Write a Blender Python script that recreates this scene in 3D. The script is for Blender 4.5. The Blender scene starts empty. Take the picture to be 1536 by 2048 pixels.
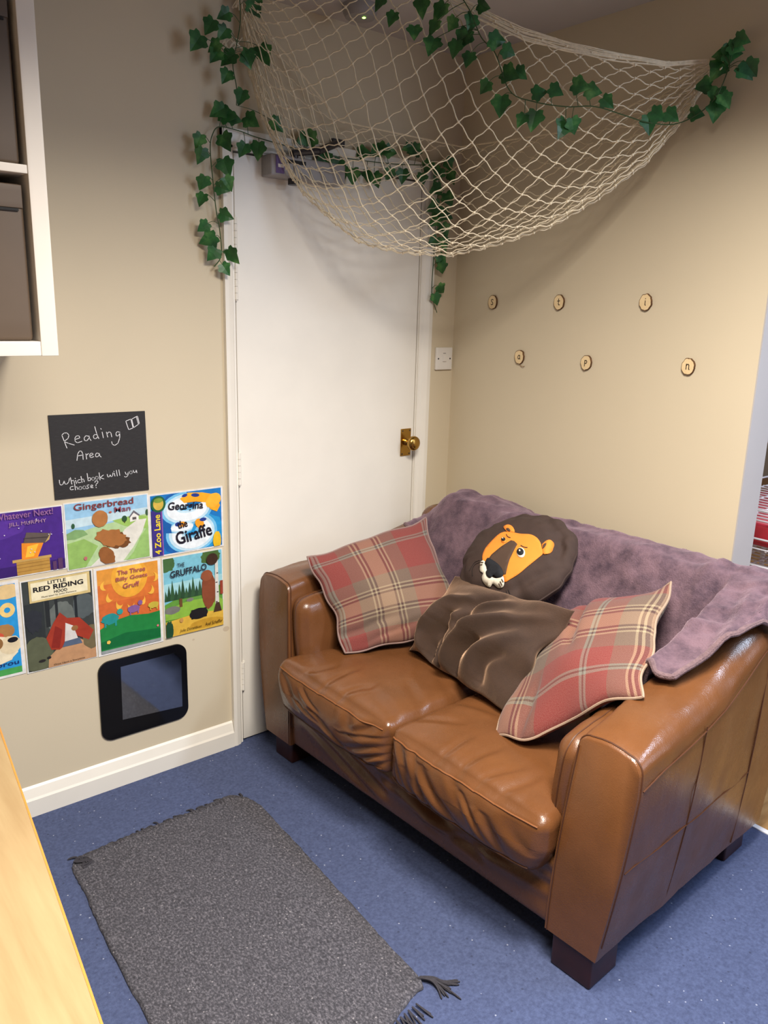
import bpy, math, random
from math import sin, cos, pi, radians
from mathutils import Vector, Matrix, noise
random.seed(7)
S = bpy.context.scene
COL = S.collection

# ------------------------------------------------------------------ camera
cam_d = bpy.data.cameras.new('camera'); cam = bpy.data.objects.new('camera', cam_d); COL.objects.link(cam)
F_PX, PITCH, ROLL, YAW = 1602.69, 0.2454294, 0.0274753, 0.6868677
fw = Vector((sin(YAW)*cos(PITCH), cos(YAW)*cos(PITCH), -sin(PITCH)))
rt0 = Vector((cos(YAW), -sin(YAW), 0)); up0 = rt0.cross(fw)
rt = rt0*cos(ROLL) + up0*sin(ROLL); up = -rt0*sin(ROLL) + up0*cos(ROLL)
m = Matrix.Identity(4)
for i in range(3):
    m[i][0] = rt[i]; m[i][1] = up[i]; m[i][2] = -fw[i]
m.translation = Vector((-2.24648, -2.33867, 1.52892))
cam.matrix_world = m
cam_d.sensor_fit = 'VERTICAL'; cam_d.sensor_height = 24.0
cam_d.lens = F_PX/2048*24.0
cam_d.clip_start = 0.02
S.camera = cam

# ------------------------------------------------------------------ light and exposure
S.view_settings.view_transform = 'Standard'; S.view_settings.look = 'None'
S.view_settings.gamma = 1.0; S.view_settings.exposure = 0.06; S.view_settings.use_curve_mapping = False
w = bpy.data.worlds.new('world'); S.world = w; w.use_nodes = True
w.node_tree.nodes['Background'].inputs[0].default_value = (0.8, 0.88, 1, 1)
w.node_tree.nodes['Background'].inputs[1].default_value = 0.3
def area(name, loc, rot, sx, sy, power, col):
    l = bpy.data.lights.new(name, 'AREA'); l.shape = 'RECTANGLE'; l.size = sx; l.size_y = sy
    l.energy = power; l.color = col
    o = bpy.data.objects.new(name, l); o.location = loc; o.rotation_euler = rot; COL.objects.link(o); return o
L1 = area('ceiling_lamp_light', (-1.20, -1.72, 2.415), (0, 0, 0), 0.5, 0.5, 62, (1.0, 0.925, 0.84)); L1.data.spread = radians(150)
L2 = area('rear_ceiling_lamp_light', (-1.85, -2.05, 2.415), (0, 0, 0), 0.6, 0.6, 34, (1.0, 0.925, 0.84)); L2.data.spread = radians(142)
area('side_room_ceiling_light', (1.9, -0.6, 2.415), (0, 0, 0), 0.6, 0.6, 24, (0.95, 0.97, 1.0))
area('window_daylight', (0.95, -4.24, 1.575), (radians(90), 0, 0), 1.9, 1.25, 24, (0.66, 0.78, 1.0))
area('added_arm_highlight_light', (0.22, -2.65, 2.415), (0, 0, 0), 0.3, 1.1, 42, (0.66, 0.79, 1.0))  # added lamp, placed for the bluish highlight on the right sofa arm

# ------------------------------------------------------------------ material helpers
def lin(c):
    return tuple(((v/255)/12.92 if v/255 <= 0.04045 else ((v/255+0.055)/1.055)**2.4) for v in c[:3]) + (1.0,)
class NT:
    def __init__(s, name):
        s.m = bpy.data.materials.new(name); s.m.use_nodes = True; s.t = s.m.node_tree
        s.b = s.t.nodes['Principled BSDF']
    def n(s, typ, **kw):
        nd = s.t.nodes.new('ShaderNode'+typ)
        for k, v in kw.items():
            if k in nd.inputs.keys(): nd.inputs[k].default_value = v
            else: setattr(nd, k, v)
        return nd
    def l(s, a, b): s.t.links.new(a, b)
    def obj(s):
        return s.n('TexCoord').outputs['Object']
    def uv(s):
        return s.n('TexCoord').outputs['UV']
    def mapn(s, src, scale):
        mp = s.n('Mapping'); mp.inputs['Scale'].default_value = scale; s.l(src, mp.inputs['Vector']); return mp.outputs['Vector']
    def noise(s, src, scale, detail=4, rough=.55):
        nd = s.n('TexNoise'); nd.inputs['Scale'].default_value = scale; nd.inputs['Detail'].default_value = detail
        nd.inputs['Roughness'].default_value = rough; s.l(src, nd.inputs['Vector']); return nd.outputs['Fac']
    def ramp(s, fac, stops, mode='LINEAR'):
        r = s.n('ValToRGB'); cr = r.color_ramp; cr.interpolation = mode
        while len(cr.elements) < len(stops): cr.elements.new(0.5)
        for e, (p, c) in zip(cr.elements, stops):
            e.position = p; e.color = c if len(c) == 4 else tuple(c)+(1,)
        s.l(fac, r.inputs[0]); return r.outputs[0]
    def mix(s, fac, a, b, blend='MIX'):
        nd = s.n('MixRGB', blend_type=blend)
        for k, v in ((0, fac), (1, a), (2, b)):
            if hasattr(v, 'is_output'): s.l(v, nd.inputs[k])
            else: nd.inputs[k].default_value = v
        return nd.outputs[0]
    def math(s, op, a, b=0.0):
        nd = s.n('Math', operation=op)
        for k, v in ((0, a), (1, b)):
            if hasattr(v, 'is_output'): s.l(v, nd.inputs[k])
            else: nd.inputs[k].default_value = v
        return nd.outputs[0]
    def bump(s, h, strength=.3, dist=.01):
        nd = s.n('Bump'); nd.inputs['Strength'].default_value = strength; nd.inputs['Distance'].default_value = dist
        s.l(h, nd.inputs['Height']); s.l(nd.outputs[0], s.b.inputs['Normal'])
    def col(s, c):
        if hasattr(c, 'is_output'): s.l(c, s.b.inputs['Base Color'])
        else: s.b.inputs['Base Color'].default_value = c
    def set(s, **kw):
        for k, v in kw.items(): s.b.inputs[k.replace('_', ' ')].default_value = v
        return s
def scale(c, f): return tuple(min(1, v*f) for v in c[:3])+(1,)
def plain(name, rgb, rough=.6, var=.06, nscale=30, bump=0.0, **kw):
    t = NT(name); c = lin(rgb); o = t.obj(); f = t.noise(o, nscale)
    t.col(t.ramp(f, [(.3, scale(c, 1-var)), (.7, scale(c, 1+var))])); t.set(Roughness=rough, **kw)
    if bump: t.bump(t.noise(o, nscale*6), bump, .003)
    return t.m

# wall paint
def wall_mat(name, rgb, stains=False):
    t = NT(name); c = lin(rgb); o = t.obj()
    col = t.ramp(t.noise(o, 1.6, 3), [(.3, scale(c, .975)), (.7, scale(c, 1.02))])
    if stains:
        v = t.n('TexVoronoi'); v.inputs['Scale'].default_value = 8; t.l(t.mapn(o, (1, .0, 1.3)), v.inputs['Vector'])
        spot = t.math('LESS_THAN', v.outputs['Distance'], .10)
        rnd = t.n('SeparateColor'); t.l(v.outputs['Color'], rnd.inputs[0])
        pick = t.math('GREATER_THAN', rnd.outputs[0], .62)
        sep = t.n('SeparateXYZ'); t.l(o, sep.inputs[0])
        low = t.math('LESS_THAN', sep.outputs[2], .95)
        fac = t.math('MULTIPLY', t.math('MULTIPLY', spot, pick), t.math('MULTIPLY', low, .35))
        col = t.mix(fac, col, lin((150, 118, 92)))
    t.col(col); t.set(Roughness=.72); t.bump(t.noise(o, 160, 3), .06, .002); return t.m
M = {}
M['wall'] = wall_mat('beige_wall_paint', (208, 195, 168), True)
M['wall_b'] = wall_mat('beige_wall_paint_plain', (208, 195, 168))
M['wall_c'] = wall_mat('unseen_wall_low_bounce', (138, 126, 112))  # unseen walls, darkened to cut the light they bounce back
M['ceiling'] = wall_mat('ceiling_paint', (188, 182, 177))
M['gloss'] = plain('white_gloss_paint', (234, 229, 217), .38, .03, 5)
M['gap'] = plain('gap_shade_dark', (30, 25, 22), .9)
def carpet():
    t = NT('blue_flecked_carpet'); o = t.obj()
    c = t.ramp(t.noise(o, 130, 3), [(.3, lin((58, 68, 100))), (.7, lin((78, 90, 126)))])
    c = t.mix(t.math('MULTIPLY', t.noise(o, 4, 3), .25), c, lin((55, 63, 94)))
    for sc, thr, col, pk in ((46, .10, (184, 190, 208), .66), (41, .13, (34, 38, 60), .60)):
        v = t.n('TexVoronoi'); v.inputs['Scale'].default_value = sc
        mp = t.n('Mapping'); mp.inputs['Location'].default_value = (sc*.37, .2, 0); t.l(o, mp.inputs['Vector']); t.l(mp.outputs[0], v.inputs['Vector'])
        r = t.n('SeparateColor'); t.l(v.outputs['Color'], r.inputs[0])
        f = t.math('MULTIPLY', t.math('LESS_THAN', v.outputs['Distance'], thr), t.math('GREATER_THAN', r.outputs[1], pk))
        c = t.mix(t.math('MULTIPLY', f, .5), c, lin(col))
    t.col(c); t.set(Roughness=.95); t.bump(t.noise(o, 420, 2), .5, .004); return t.m
M['carpet'] = carpet()
def rugm():
    t = NT('charcoal_rag_weave'); o = t.obj()
    c = t.ramp(t.noise(t.mapn(o, (1.5, 1, 1)), 130, 4, .75), [(.3, lin((38, 37, 42))), (.5, lin((72, 71, 78))), (.68, lin((122, 119, 126)))])
    v = t.n('TexVoronoi'); v.inputs['Scale'].default_value = 95; t.l(o, v.inputs['Vector'])
    r = t.n('SeparateColor'); t.l(v.outputs['Color'], r.inputs[0])
    f = t.math('MULTIPLY', t.math('LESS_THAN', v.outputs['Distance'], .2), t.math('GREATER_THAN', r.outputs[0], .9))
    t.col(t.mix(f, c, lin((145, 141, 145)))); t.set(Roughness=.97); t.bump(t.noise(t.mapn(o, (1.5, 1, 1)), 150, 4, .7), .8, .006); return t.m
M['rug'] = rugm()
M['rug_yarn'] = plain('charcoal_yarn', (52, 50, 56), .95, .2, 200)
def leather(name, rgb, rough=.36):
    t = NT(name); c = lin(rgb); o = t.obj()
    f = t.noise(o, 7, 5, .6)
    col = t.ramp(f, [(.25, scale(c, .82)), (.55, c), (.8, scale(c, 1.14))])
    t.col(col); t.set(Roughness=rough)
    t.b.inputs['Specular IOR Level'].default_value = .55
    t.l(t.ramp(t.noise(o, 11, 4), [(.3, (rough-.07,)*3), (.7, (rough+.1,)*3)]), t.b.inputs['Roughness'])
    v = t.n('TexVoronoi'); v.inputs['Scale'].default_value = 330; t.l(o, v.inputs['Vector'])
    wr = t.noise(t.mapn(o, (1, 1, .45)), 26, 5, .6)
    h = t.math('ADD', t.math('MULTIPLY', v.outputs['Distance'], .10), t.math('MULTIPLY', wr, .55))
    t.bump(h, .32, .006); return t.m
M['leather'] = leather('tan_leather', (106, 67, 38), .27)
M['seam'] = plain('leather_seam', (78, 44, 22), .5)
M['thread'] = plain('tan_thread', (128, 78, 40), .6)
M['foot'] = plain('dark_mahogany', (52, 24, 18), .35, .25, 18)
def plush(name, rgb, dark, sheen, tint, bumpd=.006, nsc=9, patch=.5):
    t = NT(name); o = t.obj(); c = lin(rgb)
    f = t.noise(o, nsc, 6, .68)
    t.col(t.ramp(f, [(.5-patch*.4, lin(dark)), (.5+patch*.3, c)])); t.set(Roughness=.9)
    t.b.inputs['Sheen Weight'].default_value = sheen; t.b.inputs['Sheen Roughness'].default_value = .45
    t.b.inputs['Sheen Tint'].default_value = lin(tint)
    t.bump(t.math('ADD', t.noise(o, 240, 3), t.math('MULTIPLY', t.noise(o, 40, 4), 1.0)), .45, bumpd); return t.m
M['blanket'] = plush('mauve_plush', (114, 89, 98), (66, 49, 60), .5, (215, 188, 200), .008, 16, .42)
M['hem'] = plush('mauve_plush_hem', (120, 96, 98), (92, 72, 76), .35, (215, 190, 195), .01, 60)
M['velvet'] = plush('brown_velvet', (66, 46, 33), (46, 31, 22), 1.0, (205, 168, 136), .002, 5)
M['mane'] = plain('dark_brown_cotton', (58, 42, 35), .85, .1, 40, .2)
M['stitch'] = plain('dark_stitch', (34, 24, 20), .9)
M['orange'] = plain('orange_felt', (238, 138, 44), .8, .02, 60)
M['felt_brown'] = plain('felt_brown', (74, 54, 40), .85)
M['felt_black'] = plain('felt_black', (16, 18, 24), .8)
M['felt_white'] = plain('felt_white', (226, 218, 198), .85)
def plaid():
    t = NT('red_plaid_wool'); uv = t.uv(); sp = t.n('SeparateXYZ'); t.l(uv, sp.inputs[0])
    R_, P_, G_, C_, T_, A_ = (lin(x) for x in ((122, 36, 33), (148, 120, 94), (100, 80, 66), (160, 144, 114), (66, 37, 35), (122, 120, 110)))
    def stripes(sock):
        f = t.math('FRACT', sock)
        st = [(0, R_), (.10, A_), (.118, T_), (.130, A_), (.148, R_), (.29, G_), (.41, C_), (.425, T_), (.445, C_), (.460, T_), (.480, P_), (.605, T_), (.625, C_), (.640, T_), (.660, C_), (.675, G_), (.80, R_)]
        return t.ramp(f, st, 'CONSTANT')
    a = stripes(sp.outputs[0]); b = stripes(t.math('ADD', sp.outputs[1], .06))
    wv = t.n('TexWave', wave_type='BANDS', bands_direction='DIAGONAL'); wv.inputs['Scale'].default_value = 42; wv.inputs['Distortion'].default_value = .6
    t.l(uv, wv.inputs['Vector'])
    fac = t.math('ADD', t.math('MULTIPLY', wv.outputs['Fac'], .16), .42)
    c = t.mix(fac, a, b)
    c = t.mix(.14, c, t.ramp(t.noise(uv, 190, 2), [(.3, lin((70, 46, 42))), (.7, lin((177, 159, 143)))]))
    t.col(c); t.set(Roughness=.93); t.b.inputs['Sheen Weight'].default_value = .12
    t.bump(t.noise(uv, 260, 2), .4, .002); return t.m
M['plaid'] = plaid()
M['piping'] = plain('grey_piping', (140, 116, 108), .9)
M['piping_tan'] = plain('pale_piping', (160, 136, 116), .9)
M['cotton'] = plain('natural_cotton_cord', (234, 220, 190), .85, .12, 90)
def ivy():
    t = NT('ivy_leaf'); o = t.obj()
    t.col(t.ramp(t.noise(o, 22, 4), [(.3, lin((28, 70, 36))), (.55, lin((50, 106, 52))), (.75, lin((104, 156, 84)))]))
    t.set(Roughness=.38); t.b.inputs['Specular IOR Level'].default_value = .4; return t.m
M['ivy'] = ivy()
M['stem'] = plain('ivy_stem', (58, 84, 46), .6)
M['shelf_white'] = plain('white_laminate', (236, 228, 215), .45, .015, 8)
M['boxfab'] = plain('brown_fabric', (92, 76, 60), .55, .05, 6)
M['black'] = plain('black_slot', (14, 12, 11), .7)
def wood(name, a, b, sc=(14, 1.2, 14), rough=.4):
    t = NT(name); o = t.obj()
    f = t.noise(t.mapn(o, sc), 3.0, 5, .6)
    t.col(t.ramp(f, [(.3, lin(a)), (.7, lin(b))])); t.set(Roughness=rough); return t.m
M['beech'] = wood('pale_beech', (150, 125, 88), (165, 142, 104))
M['band'] = plain('beech_edge_band', (190, 130, 58), .45)
M['vinyl'] = wood('wood_look_floor', (150, 108, 62), (198, 156, 104), (2, 12, 2))
M['pine'] = wood('pine', (178, 128, 66), (206, 158, 96), (10, 10, 1.5))
M['tile'] = wood('birch_slice', (222, 194, 146), (238, 214, 168), (5, 5, 5), .6)
M['bark'] = plain('bark', (96, 66, 38), .9, .3, 120)
M['burn'] = plain('burnt_ink', (48, 30, 18), .8)
M['twine'] = plain('brown_twine', (150, 116, 80), .9)
M['brass'] = NT('aged_brass').set(Metallic=1.0, Roughness=.24, Base_Color=lin((178, 140, 72))).m
M['plastic'] = plain('white_plastic', (226, 222, 214), .35, .01)
M['closer'] = plain('grey_metal', (150, 146, 144), .45, .04)
M['purple'] = plain('purple_sticker', (104, 84, 140), .5)
M['darkmetal'] = plain('dark_metal', (44, 42, 46), .35)
M['gblack'] = NT('gloss_black').set(Roughness=.12, Base_Color=(.004, .004, .005, 1)).m
M['mirror'] = NT('dark_reflective_pane').set(Metallic=1.0, Roughness=.06, Base_Color=(.52, .55, .58, 1)).m
def slate():
    t = NT('chalkboard'); o = t.obj()
    f = t.noise(t.mapn(o, (6, 1, 60)), 9, 5, .7)
    t.col(t.ramp(f, [(.35, lin((26, 24, 24))), (.62, lin((40, 38, 38))), (.8, lin((92, 88, 86)))])); t.set(Roughness=.6); return t.m
M['slate'] = slate()
M['chalk'] = plain('chalk', (222, 222, 224), .95)
M['wire'] = plain('white_wire', (232, 232, 236), .35)
M['redplastic'] = plain('red_plastic', (190, 48, 62), .45)
M['bluecloth'] = plain('navy_cloth', (22, 28, 96), .8)
M['greenbox'] = plain('green_card', (60, 120, 84), .7)
M['navy'] = plain('navy_strip', (34, 38, 72), .7)
t_ = NT('green_led'); t_.set(Emission_Color=(.35, 1, .1, 1), Emission_Strength=6.0); M['led'] = t_.m
_cc = {}
def print_col(rgb):
    if rgb not in _cc:
        t = NT('print_%02x%02x%02x' % rgb); c = lin(rgb); f = t.noise(t.obj(), 45, 4)
        t.col(t.ramp(f, [(.3, scale(c, .88)), (.7, scale(c, 1.1))])); t.set(Roughness=.28); _cc[rgb] = t.m
    return _cc[rgb]

# ------------------------------------------------------------------ geometry helpers
ORG = {}
class MB:
    def __init__(s): s.v = []; s.f = []; s.mi = []; s.uv = {}
    def add(s, vs, fs, mi=0, uvs=None):
        b = len(s.v); s.v += [tuple(p) for p in vs]
        for k, f in enumerate(fs):
            if uvs: s.uv[len(s.f)] = [uvs[i] for i in f]
            s.f.append(tuple(b+i for i in f)); s.mi.append(mi)
        return b
    def box(s, a, b, mi=0, bev=0.0, tf=None):
        if bev:
            return s.soft(a, b, bev, (5, 5, 5), mi=mi, tf=tf)
        vs = [(x, y, z) for x in (a[0], b[0]) for y in (a[1], b[1]) for z in (a[2], b[2])]
        if tf: vs = [tf(*p) for p in vs]
        s.add(vs, [(0, 1, 3, 2), (4, 6, 7, 5), (0, 4, 5, 1), (2, 3, 7, 6), (0, 2, 6, 4), (1, 5, 7, 3)], mi)
    def soft(s, a, b, r, n, mi=0, tf=None, disp=None):
        """rounded box from a to b; n = cells per axis; returns {(i,j,k): vertex index}"""
        c = [(p+q)/2 for p, q in zip(a, b)]; h = [abs(q-p)/2 for p, q in zip(a, b)]
        r = min(r, *[x*.98 for x in h])
        def samp(ax):
            N = n[ax]; e = r/h[ax]; k = 3
            core = [-1+e + (2-2*e)*i/max(1, N) for i in range(N+1)]
            lo = [-1 + e*i/k for i in range(k)]
            return lo + core + [-x for x in reversed(lo)]
        S_ = [samp(0), samp(1), samp(2)]; L_ = [len(x)-1 for x in S_]; idx = {}; vs = []
        def vert(i, j, k):
            key = (i, j, k)
            if key in idx: return idx[key]
            t = (S_[0][i], S_[1][j], S_[2][k]); p = [t[q]*h[q] for q in range(3)]
            qn = [max(-(h[q]-r), min(h[q]-r, p[q])) for q in range(3)]
            d = Vector([p[q]-qn[q] for q in range(3)])
            if d.length > 1e-9:
                # cube-to-sphere style even spacing
                d = Vector([sin(max(-1, min(1, x/r))*pi/4)/cos(pi/4) for x in d]); d = d.normalized()*r
            P = Vector([c[q]+qn[q]+d[q] for q in range(3)])
            if disp: P = disp(P, t, d/r if r else d)
            if tf: P = tf(*P)
            idx[key] = len(vs); vs.append(tuple(P)); return idx[key]
        fs = []
        for ax in range(3):
            o1, o2 = (ax+1) % 3, (ax+2) % 3
            for side in (0, L_[ax]):
                for i in range(L_[o1]):
                    for j in range(L_[o2]):
                        q = []
                        for di, dj in ((0, 0), (1, 0), (1, 1), (0, 1)):
                            t = [0, 0, 0]; t[ax] = side; t[o1] = i+di; t[o2] = j+dj; q.append(vert(*t))
                        if side == 0: q.reverse()
                        fs.append(tuple(q))
        base = s.add(vs, fs, mi)
        return {k: base+v for k, v in idx.items()}, L_
    def tube(s, pts, r, n=6, mi=0, closed=False, cap=True):
        pts = [Vector(p) for p in pts]; N = len(pts); rs = r if isinstance(r, (list, tuple)) else [r]*N
        vs = []; prev = None
        for i, p in enumerate(pts):
            if closed: d = pts[(i+1) % N]-pts[i-1]
            else: d = pts[min(i+1, N-1)]-pts[max(i-1, 0)]
            if d.length < 1e-9: d = Vector((0, 0, 1))
            d.normalize()
            if prev is None:
                a = d.orthogonal().normalized()
            else:
                a = prev - d*prev.dot(d)
                a = a.normalized() if a.length > 1e-6 else d.orthogonal().normalized()
            prev = a; b = d.cross(a)
            for k in range(n):
                t = 2*pi*k/n; vs.append(p+(a*cos(t)+b*sin(t))*rs[i])
        fs = []
        for i in range(N if closed else N-1):
            for k in range(n):
                j = (i+1) % N
                fs.append((i*n+k, i*n+(k+1) % n, j*n+(k+1) % n, j*n+k))
        if cap and not closed:
            fs.append(tuple(reversed(range(n)))); fs.append(tuple((N-1)*n+k for k in range(n)))
        s.add(vs, fs, mi)
    def lathe(s, prof, c, axis, n=24, mi=0):
        """prof: (radius, along) from point c along the axis"""
        ax = Vector(axis).normalized(); a = ax.orthogonal().normalized(); b = ax.cross(a); c = Vector(c); vs = []; fs = []
        for r, h in prof:
            for k in range(n):
                t = 2*pi*k/n; vs.append(c+ax*h+(a*cos(t)+b*sin(t))*r)
        for i in range(len(prof)-1):
            for k in range(n): fs.append((i*n+k, i*n+(k+1) % n, (i+1)*n+(k+1) % n, (i+1)*n+k))
        fs.append(tuple(reversed(range(n)))); fs.append(tuple((len(prof)-1)*n+k for k in range(n)))
        s.add(vs, fs, mi)
    def prism(s, pts, thick, tf, mi=0):
        """2-D outline extruded; tf(u, v, d) -> world"""
        n = len(pts)
        vs = [tf(u, v, 0) for u, v in pts]+[tf(u, v, thick) for u, v in pts]
        fs = [tuple(range(n)), tuple(reversed(range(n, 2*n)))]+[(i, i+n, (i+1) % n+n, (i+1) % n) for i in range(n)]
        s.add(vs, fs, mi)
    def ribbon(s, pts, wd, tf, mi=0, thick=.0006):
        """flat brush stroke in a plane, round ended"""
        for (a, b), (c, d) in zip(pts, pts[1:]):
            L = math.hypot(c-a, d-b)
            if L < 1e-9: continue
            ang = math.atan2(d-b, c-a); q = []
            for k in range(5): t = ang+pi/2+pi*k/4; q.append((a+cos(t)*wd/2, b+sin(t)*wd/2))
            for k in range(5): t = ang-pi/2+pi*k/4; q.append((c+cos(t)*wd/2, d+sin(t)*wd/2))
            s.prism(q, thick, tf, mi)
    def build(s, name, mats, parent=None, origin=None, smooth=True, angle=40, fix=True):
        me = bpy.data.meshes.new(name)
        o = bpy.data.objects.new(name, me); COL.objects.link(o)
        if parent is not None:
            org = ORG[parent.as_pointer()]; o.parent = parent
        else:
            if origin is None:
                xs = [p[0] for p in s.v]; ys = [p[1] for p in s.v]; zs = [p[2] for p in s.v]
                origin = ((min(xs)+max(xs))/2, (min(ys)+max(ys))/2, min(zs))
            org = Vector(origin); o.location = org
        ORG[o.as_pointer()] = Vector(org)
        me.from_pydata([tuple(Vector(p)-Vector(org)) for p in s.v], [], s.f)
        if not isinstance(mats, (list, tuple)): mats = [mats]
        for mm in mats: me.materials.append(mm)
        me.polygons.foreach_set('material_index', s.mi)
        if s.uv:
            ul = me.uv_layers.new(name='UVMap')
            for fi, cs in s.uv.items():
                for li, c in zip(me.polygons[fi].loop_indices, cs): ul.data[li].uv = c
        if fix:
            import bmesh
            bm = bmesh.new(); bm.from_mesh(me); bmesh.ops.recalc_face_normals(bm, faces=bm.faces); bm.to_mesh(me); bm.free()
        if smooth:
            me.polygons.foreach_set('use_smooth', [True]*len(me.polygons))
            me.set_sharp_from_angle(angle=radians(angle))
        me.update(); return o
def tag(o, label, cat, group=None, kind=None):
    o['label'] = label; o['category'] = cat
    if group: o['group'] = group
    if kind: o['kind'] = kind
    return o
def struct(o): o['kind'] = 'structure'; return o
def thing(name, loc, label, cat, group=None):
    o = bpy.data.objects.new(name, None); o.location = loc; COL.objects.link(o); o.empty_display_size = .05
    ORG[o.as_pointer()] = Vector(loc); return tag(o, label, cat, group)
def nz(x, y, z=0.0): return noise.noise(Vector((x, y, z)))
def ridge(x, y, z=0.0): return 1-abs(noise.noise(Vector((x, y, z))))*2
def sm(a, b, x):
    t = max(0, min(1, (x-a)/(b-a))); return t*t*(3-2*t)
def pl(K, x):
    for (a, p), (b, q) in zip(K, K[1:]):
        if x <= b: return p+(q-p)*max(0, (x-a)/(b-a))
    return K[-1][1]
def catmull(pts, k=6):
    P = [Vector(p) for p in pts]; out = []
    for i in range(len(P)-1):
        a, b, c, d = P[max(i-1, 0)], P[i], P[i+1], P[min(i+2, len(P)-1)]
        for j in range(k):
            t = j/k; out.append(.5*((2*b)+(c-a)*t+(2*a-5*b+4*c-d)*t*t+(3*b-a-3*c+d)*t**3))
    return out+[P[-1]]

# ------------------------------------------------------------------ room shell
H = 2.428
def sbox(name, a, b, mat): 
    q = MB(); q.box(a, b); return struct(q.build(name, mat, smooth=False))
LX, RX = -3.2, 3.4; FY = -4.3; WE = -1.231; WT = .113
f_ = sbox('floor', (LX, FY, -.05), (.06, .12, 0), M['carpet'])
sbox('floor_side', (.06, FY, -.05), (RX, 1.2, -.002), M['vinyl'])
q = MB(); q.box((.052, FY, -.003), (.072, WE-.002, .004), bev=.002); struct(q.build('trim_carpet_edge', M['wire']))
sbox('ceiling', (LX-.1, FY-.1, H), (RX+.1, 1.3, H+.08), M['ceiling'])
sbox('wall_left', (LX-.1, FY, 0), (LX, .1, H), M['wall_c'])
# door wall, with the door opening left out
q = MB(); q.box((LX, 0, 0), (-.985, .12, H)); q.box((-.985, 0, 2.02), (-.16, .12, H)); q.box((-.16, 0, 0), (0, .12, H))
struct(q.build('wall_back', M['wall'], origin=(-1.6, .06, 0), smooth=False))
sbox('wall_right', (0, WE, 0), (WT, .12, H), M['wall_b'])
M['end_shade'] = plain('cool_shade_grey', (178, 174, 172), .6, .02, 6)  # added sheet on the wall end; its grey paints in cool, dim light
sbox('wall_end_shade', (-.0005, WE-.004, 0), (WT+.0005, WE, H), M['end_shade'])
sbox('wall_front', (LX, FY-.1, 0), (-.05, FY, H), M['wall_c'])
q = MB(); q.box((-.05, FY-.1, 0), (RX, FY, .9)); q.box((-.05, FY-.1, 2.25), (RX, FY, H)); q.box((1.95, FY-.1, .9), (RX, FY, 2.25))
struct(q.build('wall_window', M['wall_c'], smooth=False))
q = MB()
for x0, x1, z0, z1 in ((-.05, 1.95, .9, .95), (-.05, 1.95, 2.2, 2.25), (-.05, 0, .95, 2.2), (1.9, 1.95, .95, 2.2), (.93, .97, .95, 2.2)): q.box((x0, FY-.07, z0), (x1, FY-.02, z1))
struct(q.build('window_1', M['gloss'], smooth=False))
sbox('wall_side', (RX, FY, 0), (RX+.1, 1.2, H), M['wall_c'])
sbox('wall_far', (WT, 1.2, 0), (RX, 1.3, H), M['wall_b'])
# skirting boards: square foot with a sloping top
def skirt(name, pts, tf):
    q = MB(); q.prism([(0, 0), (-.018, 0), (-.018, .055), (-.014, .062), (-.006, .090), (0, .096)], pts, tf); return struct(q.build(name, M['gloss'], smooth=False))
skirt('baseboard_back', 1, lambda d, z, t: (LX+t*(-1.006-LX), d, z))
skirt('baseboard_right', 1, lambda d, z, t: (d, -.02+t*(WE+.02), z))
# architrave: stepped moulding
def arch(name, pts, tf):
    q = MB(); q.prism([(0, .0), (0, -.016), (.012, -.018), (.028, -.013), (.034, -.006), (.04, -.006), (.04, 0)], 1, tf); return struct(q.build(name, M['gloss'], smooth=False))
arch('trim_1', 0, lambda a, d, t: (-1.005+a, d, t*2.049))
arch('trim_2', 0, lambda a, d, t: (-.129-a*1.4, d, t*2.049))
arch('trim_3', 0, lambda a, d, t: (-1.005+t*.876, d, 2.049-a*1.3))
# door lining (dark sheet behind paints the gap's shade) and leaf
q = MB(); q.box((-.985, .0, 0), (-.9650, .11, 2.02)); q.box((-.1885, .0, 0), (-.16, .11, 2.02)); q.box((-.9650, .0, 1.991), (-.1885, .11, 2.02))
struct(q.build('trim_4', M['gloss'], smooth=False))
q = MB(); q.box((-.98, .06, 0), (-.165, .11, 2.01)); struct(q.build('door_gap_shade', M['gap'], smooth=False))
q = MB(); q.box((-.9585, .001, .006), (-.192, .045, 1.9845), bev=.002)
door = struct(q.build('door_1', M['gloss'])); 
# hinges
for z0, z1 in ((1.698, 1.80), (1.552, 1.655), (.953, 1.062), (.205, .311)):
    q = MB(); n = 5
    for k in range(n):
        a = z0+(z1-z0)*k/n; b = z0+(z1-z0)*(k+1)/n-.0012
        q.tube([(-.9605, -.006, a), (-.9605, -.006, b)], .0058, 10)
    q.box((-.9605, -.0035, z0), (-.951, .0005, z1)); q.tube([(-.9605, -.006, z0-.004), (-.9605, -.006, z1+.004)], .003, 8)
    q.build('hinge', M['gloss'], door)
# door knob
q = MB(); q.box((-.256, -.0035, .985), (-.206, .001, 1.091), bev=.0015)
for x in (-.249, -.213):
    for z in (.993, 1.083): q.lathe([(.003, 0), (.003, .001), (.001, .0016)], (x, -.0035, z), (0, -1, 0), 8, mi=1)
plate = q.build('door_handle', [M['brass'], M['darkmetal']], door); plate['label'] = 'aged brass back plate with round knob'
q = MB(); q.lathe([(.014, 0), (.014, .006), (.010, .009), (.009, .024), (.013, .028), (.022, .032), (.0275, .040), (.0285, .047), (.026, .054), (.020, .058), (.019, .0585), (.017, .058), (.012, .0605), (.004, .062)], (-.231, -.003, 1.040), (0, -1, 0), 28)
q.build('knob', M['brass'], plate)
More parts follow.
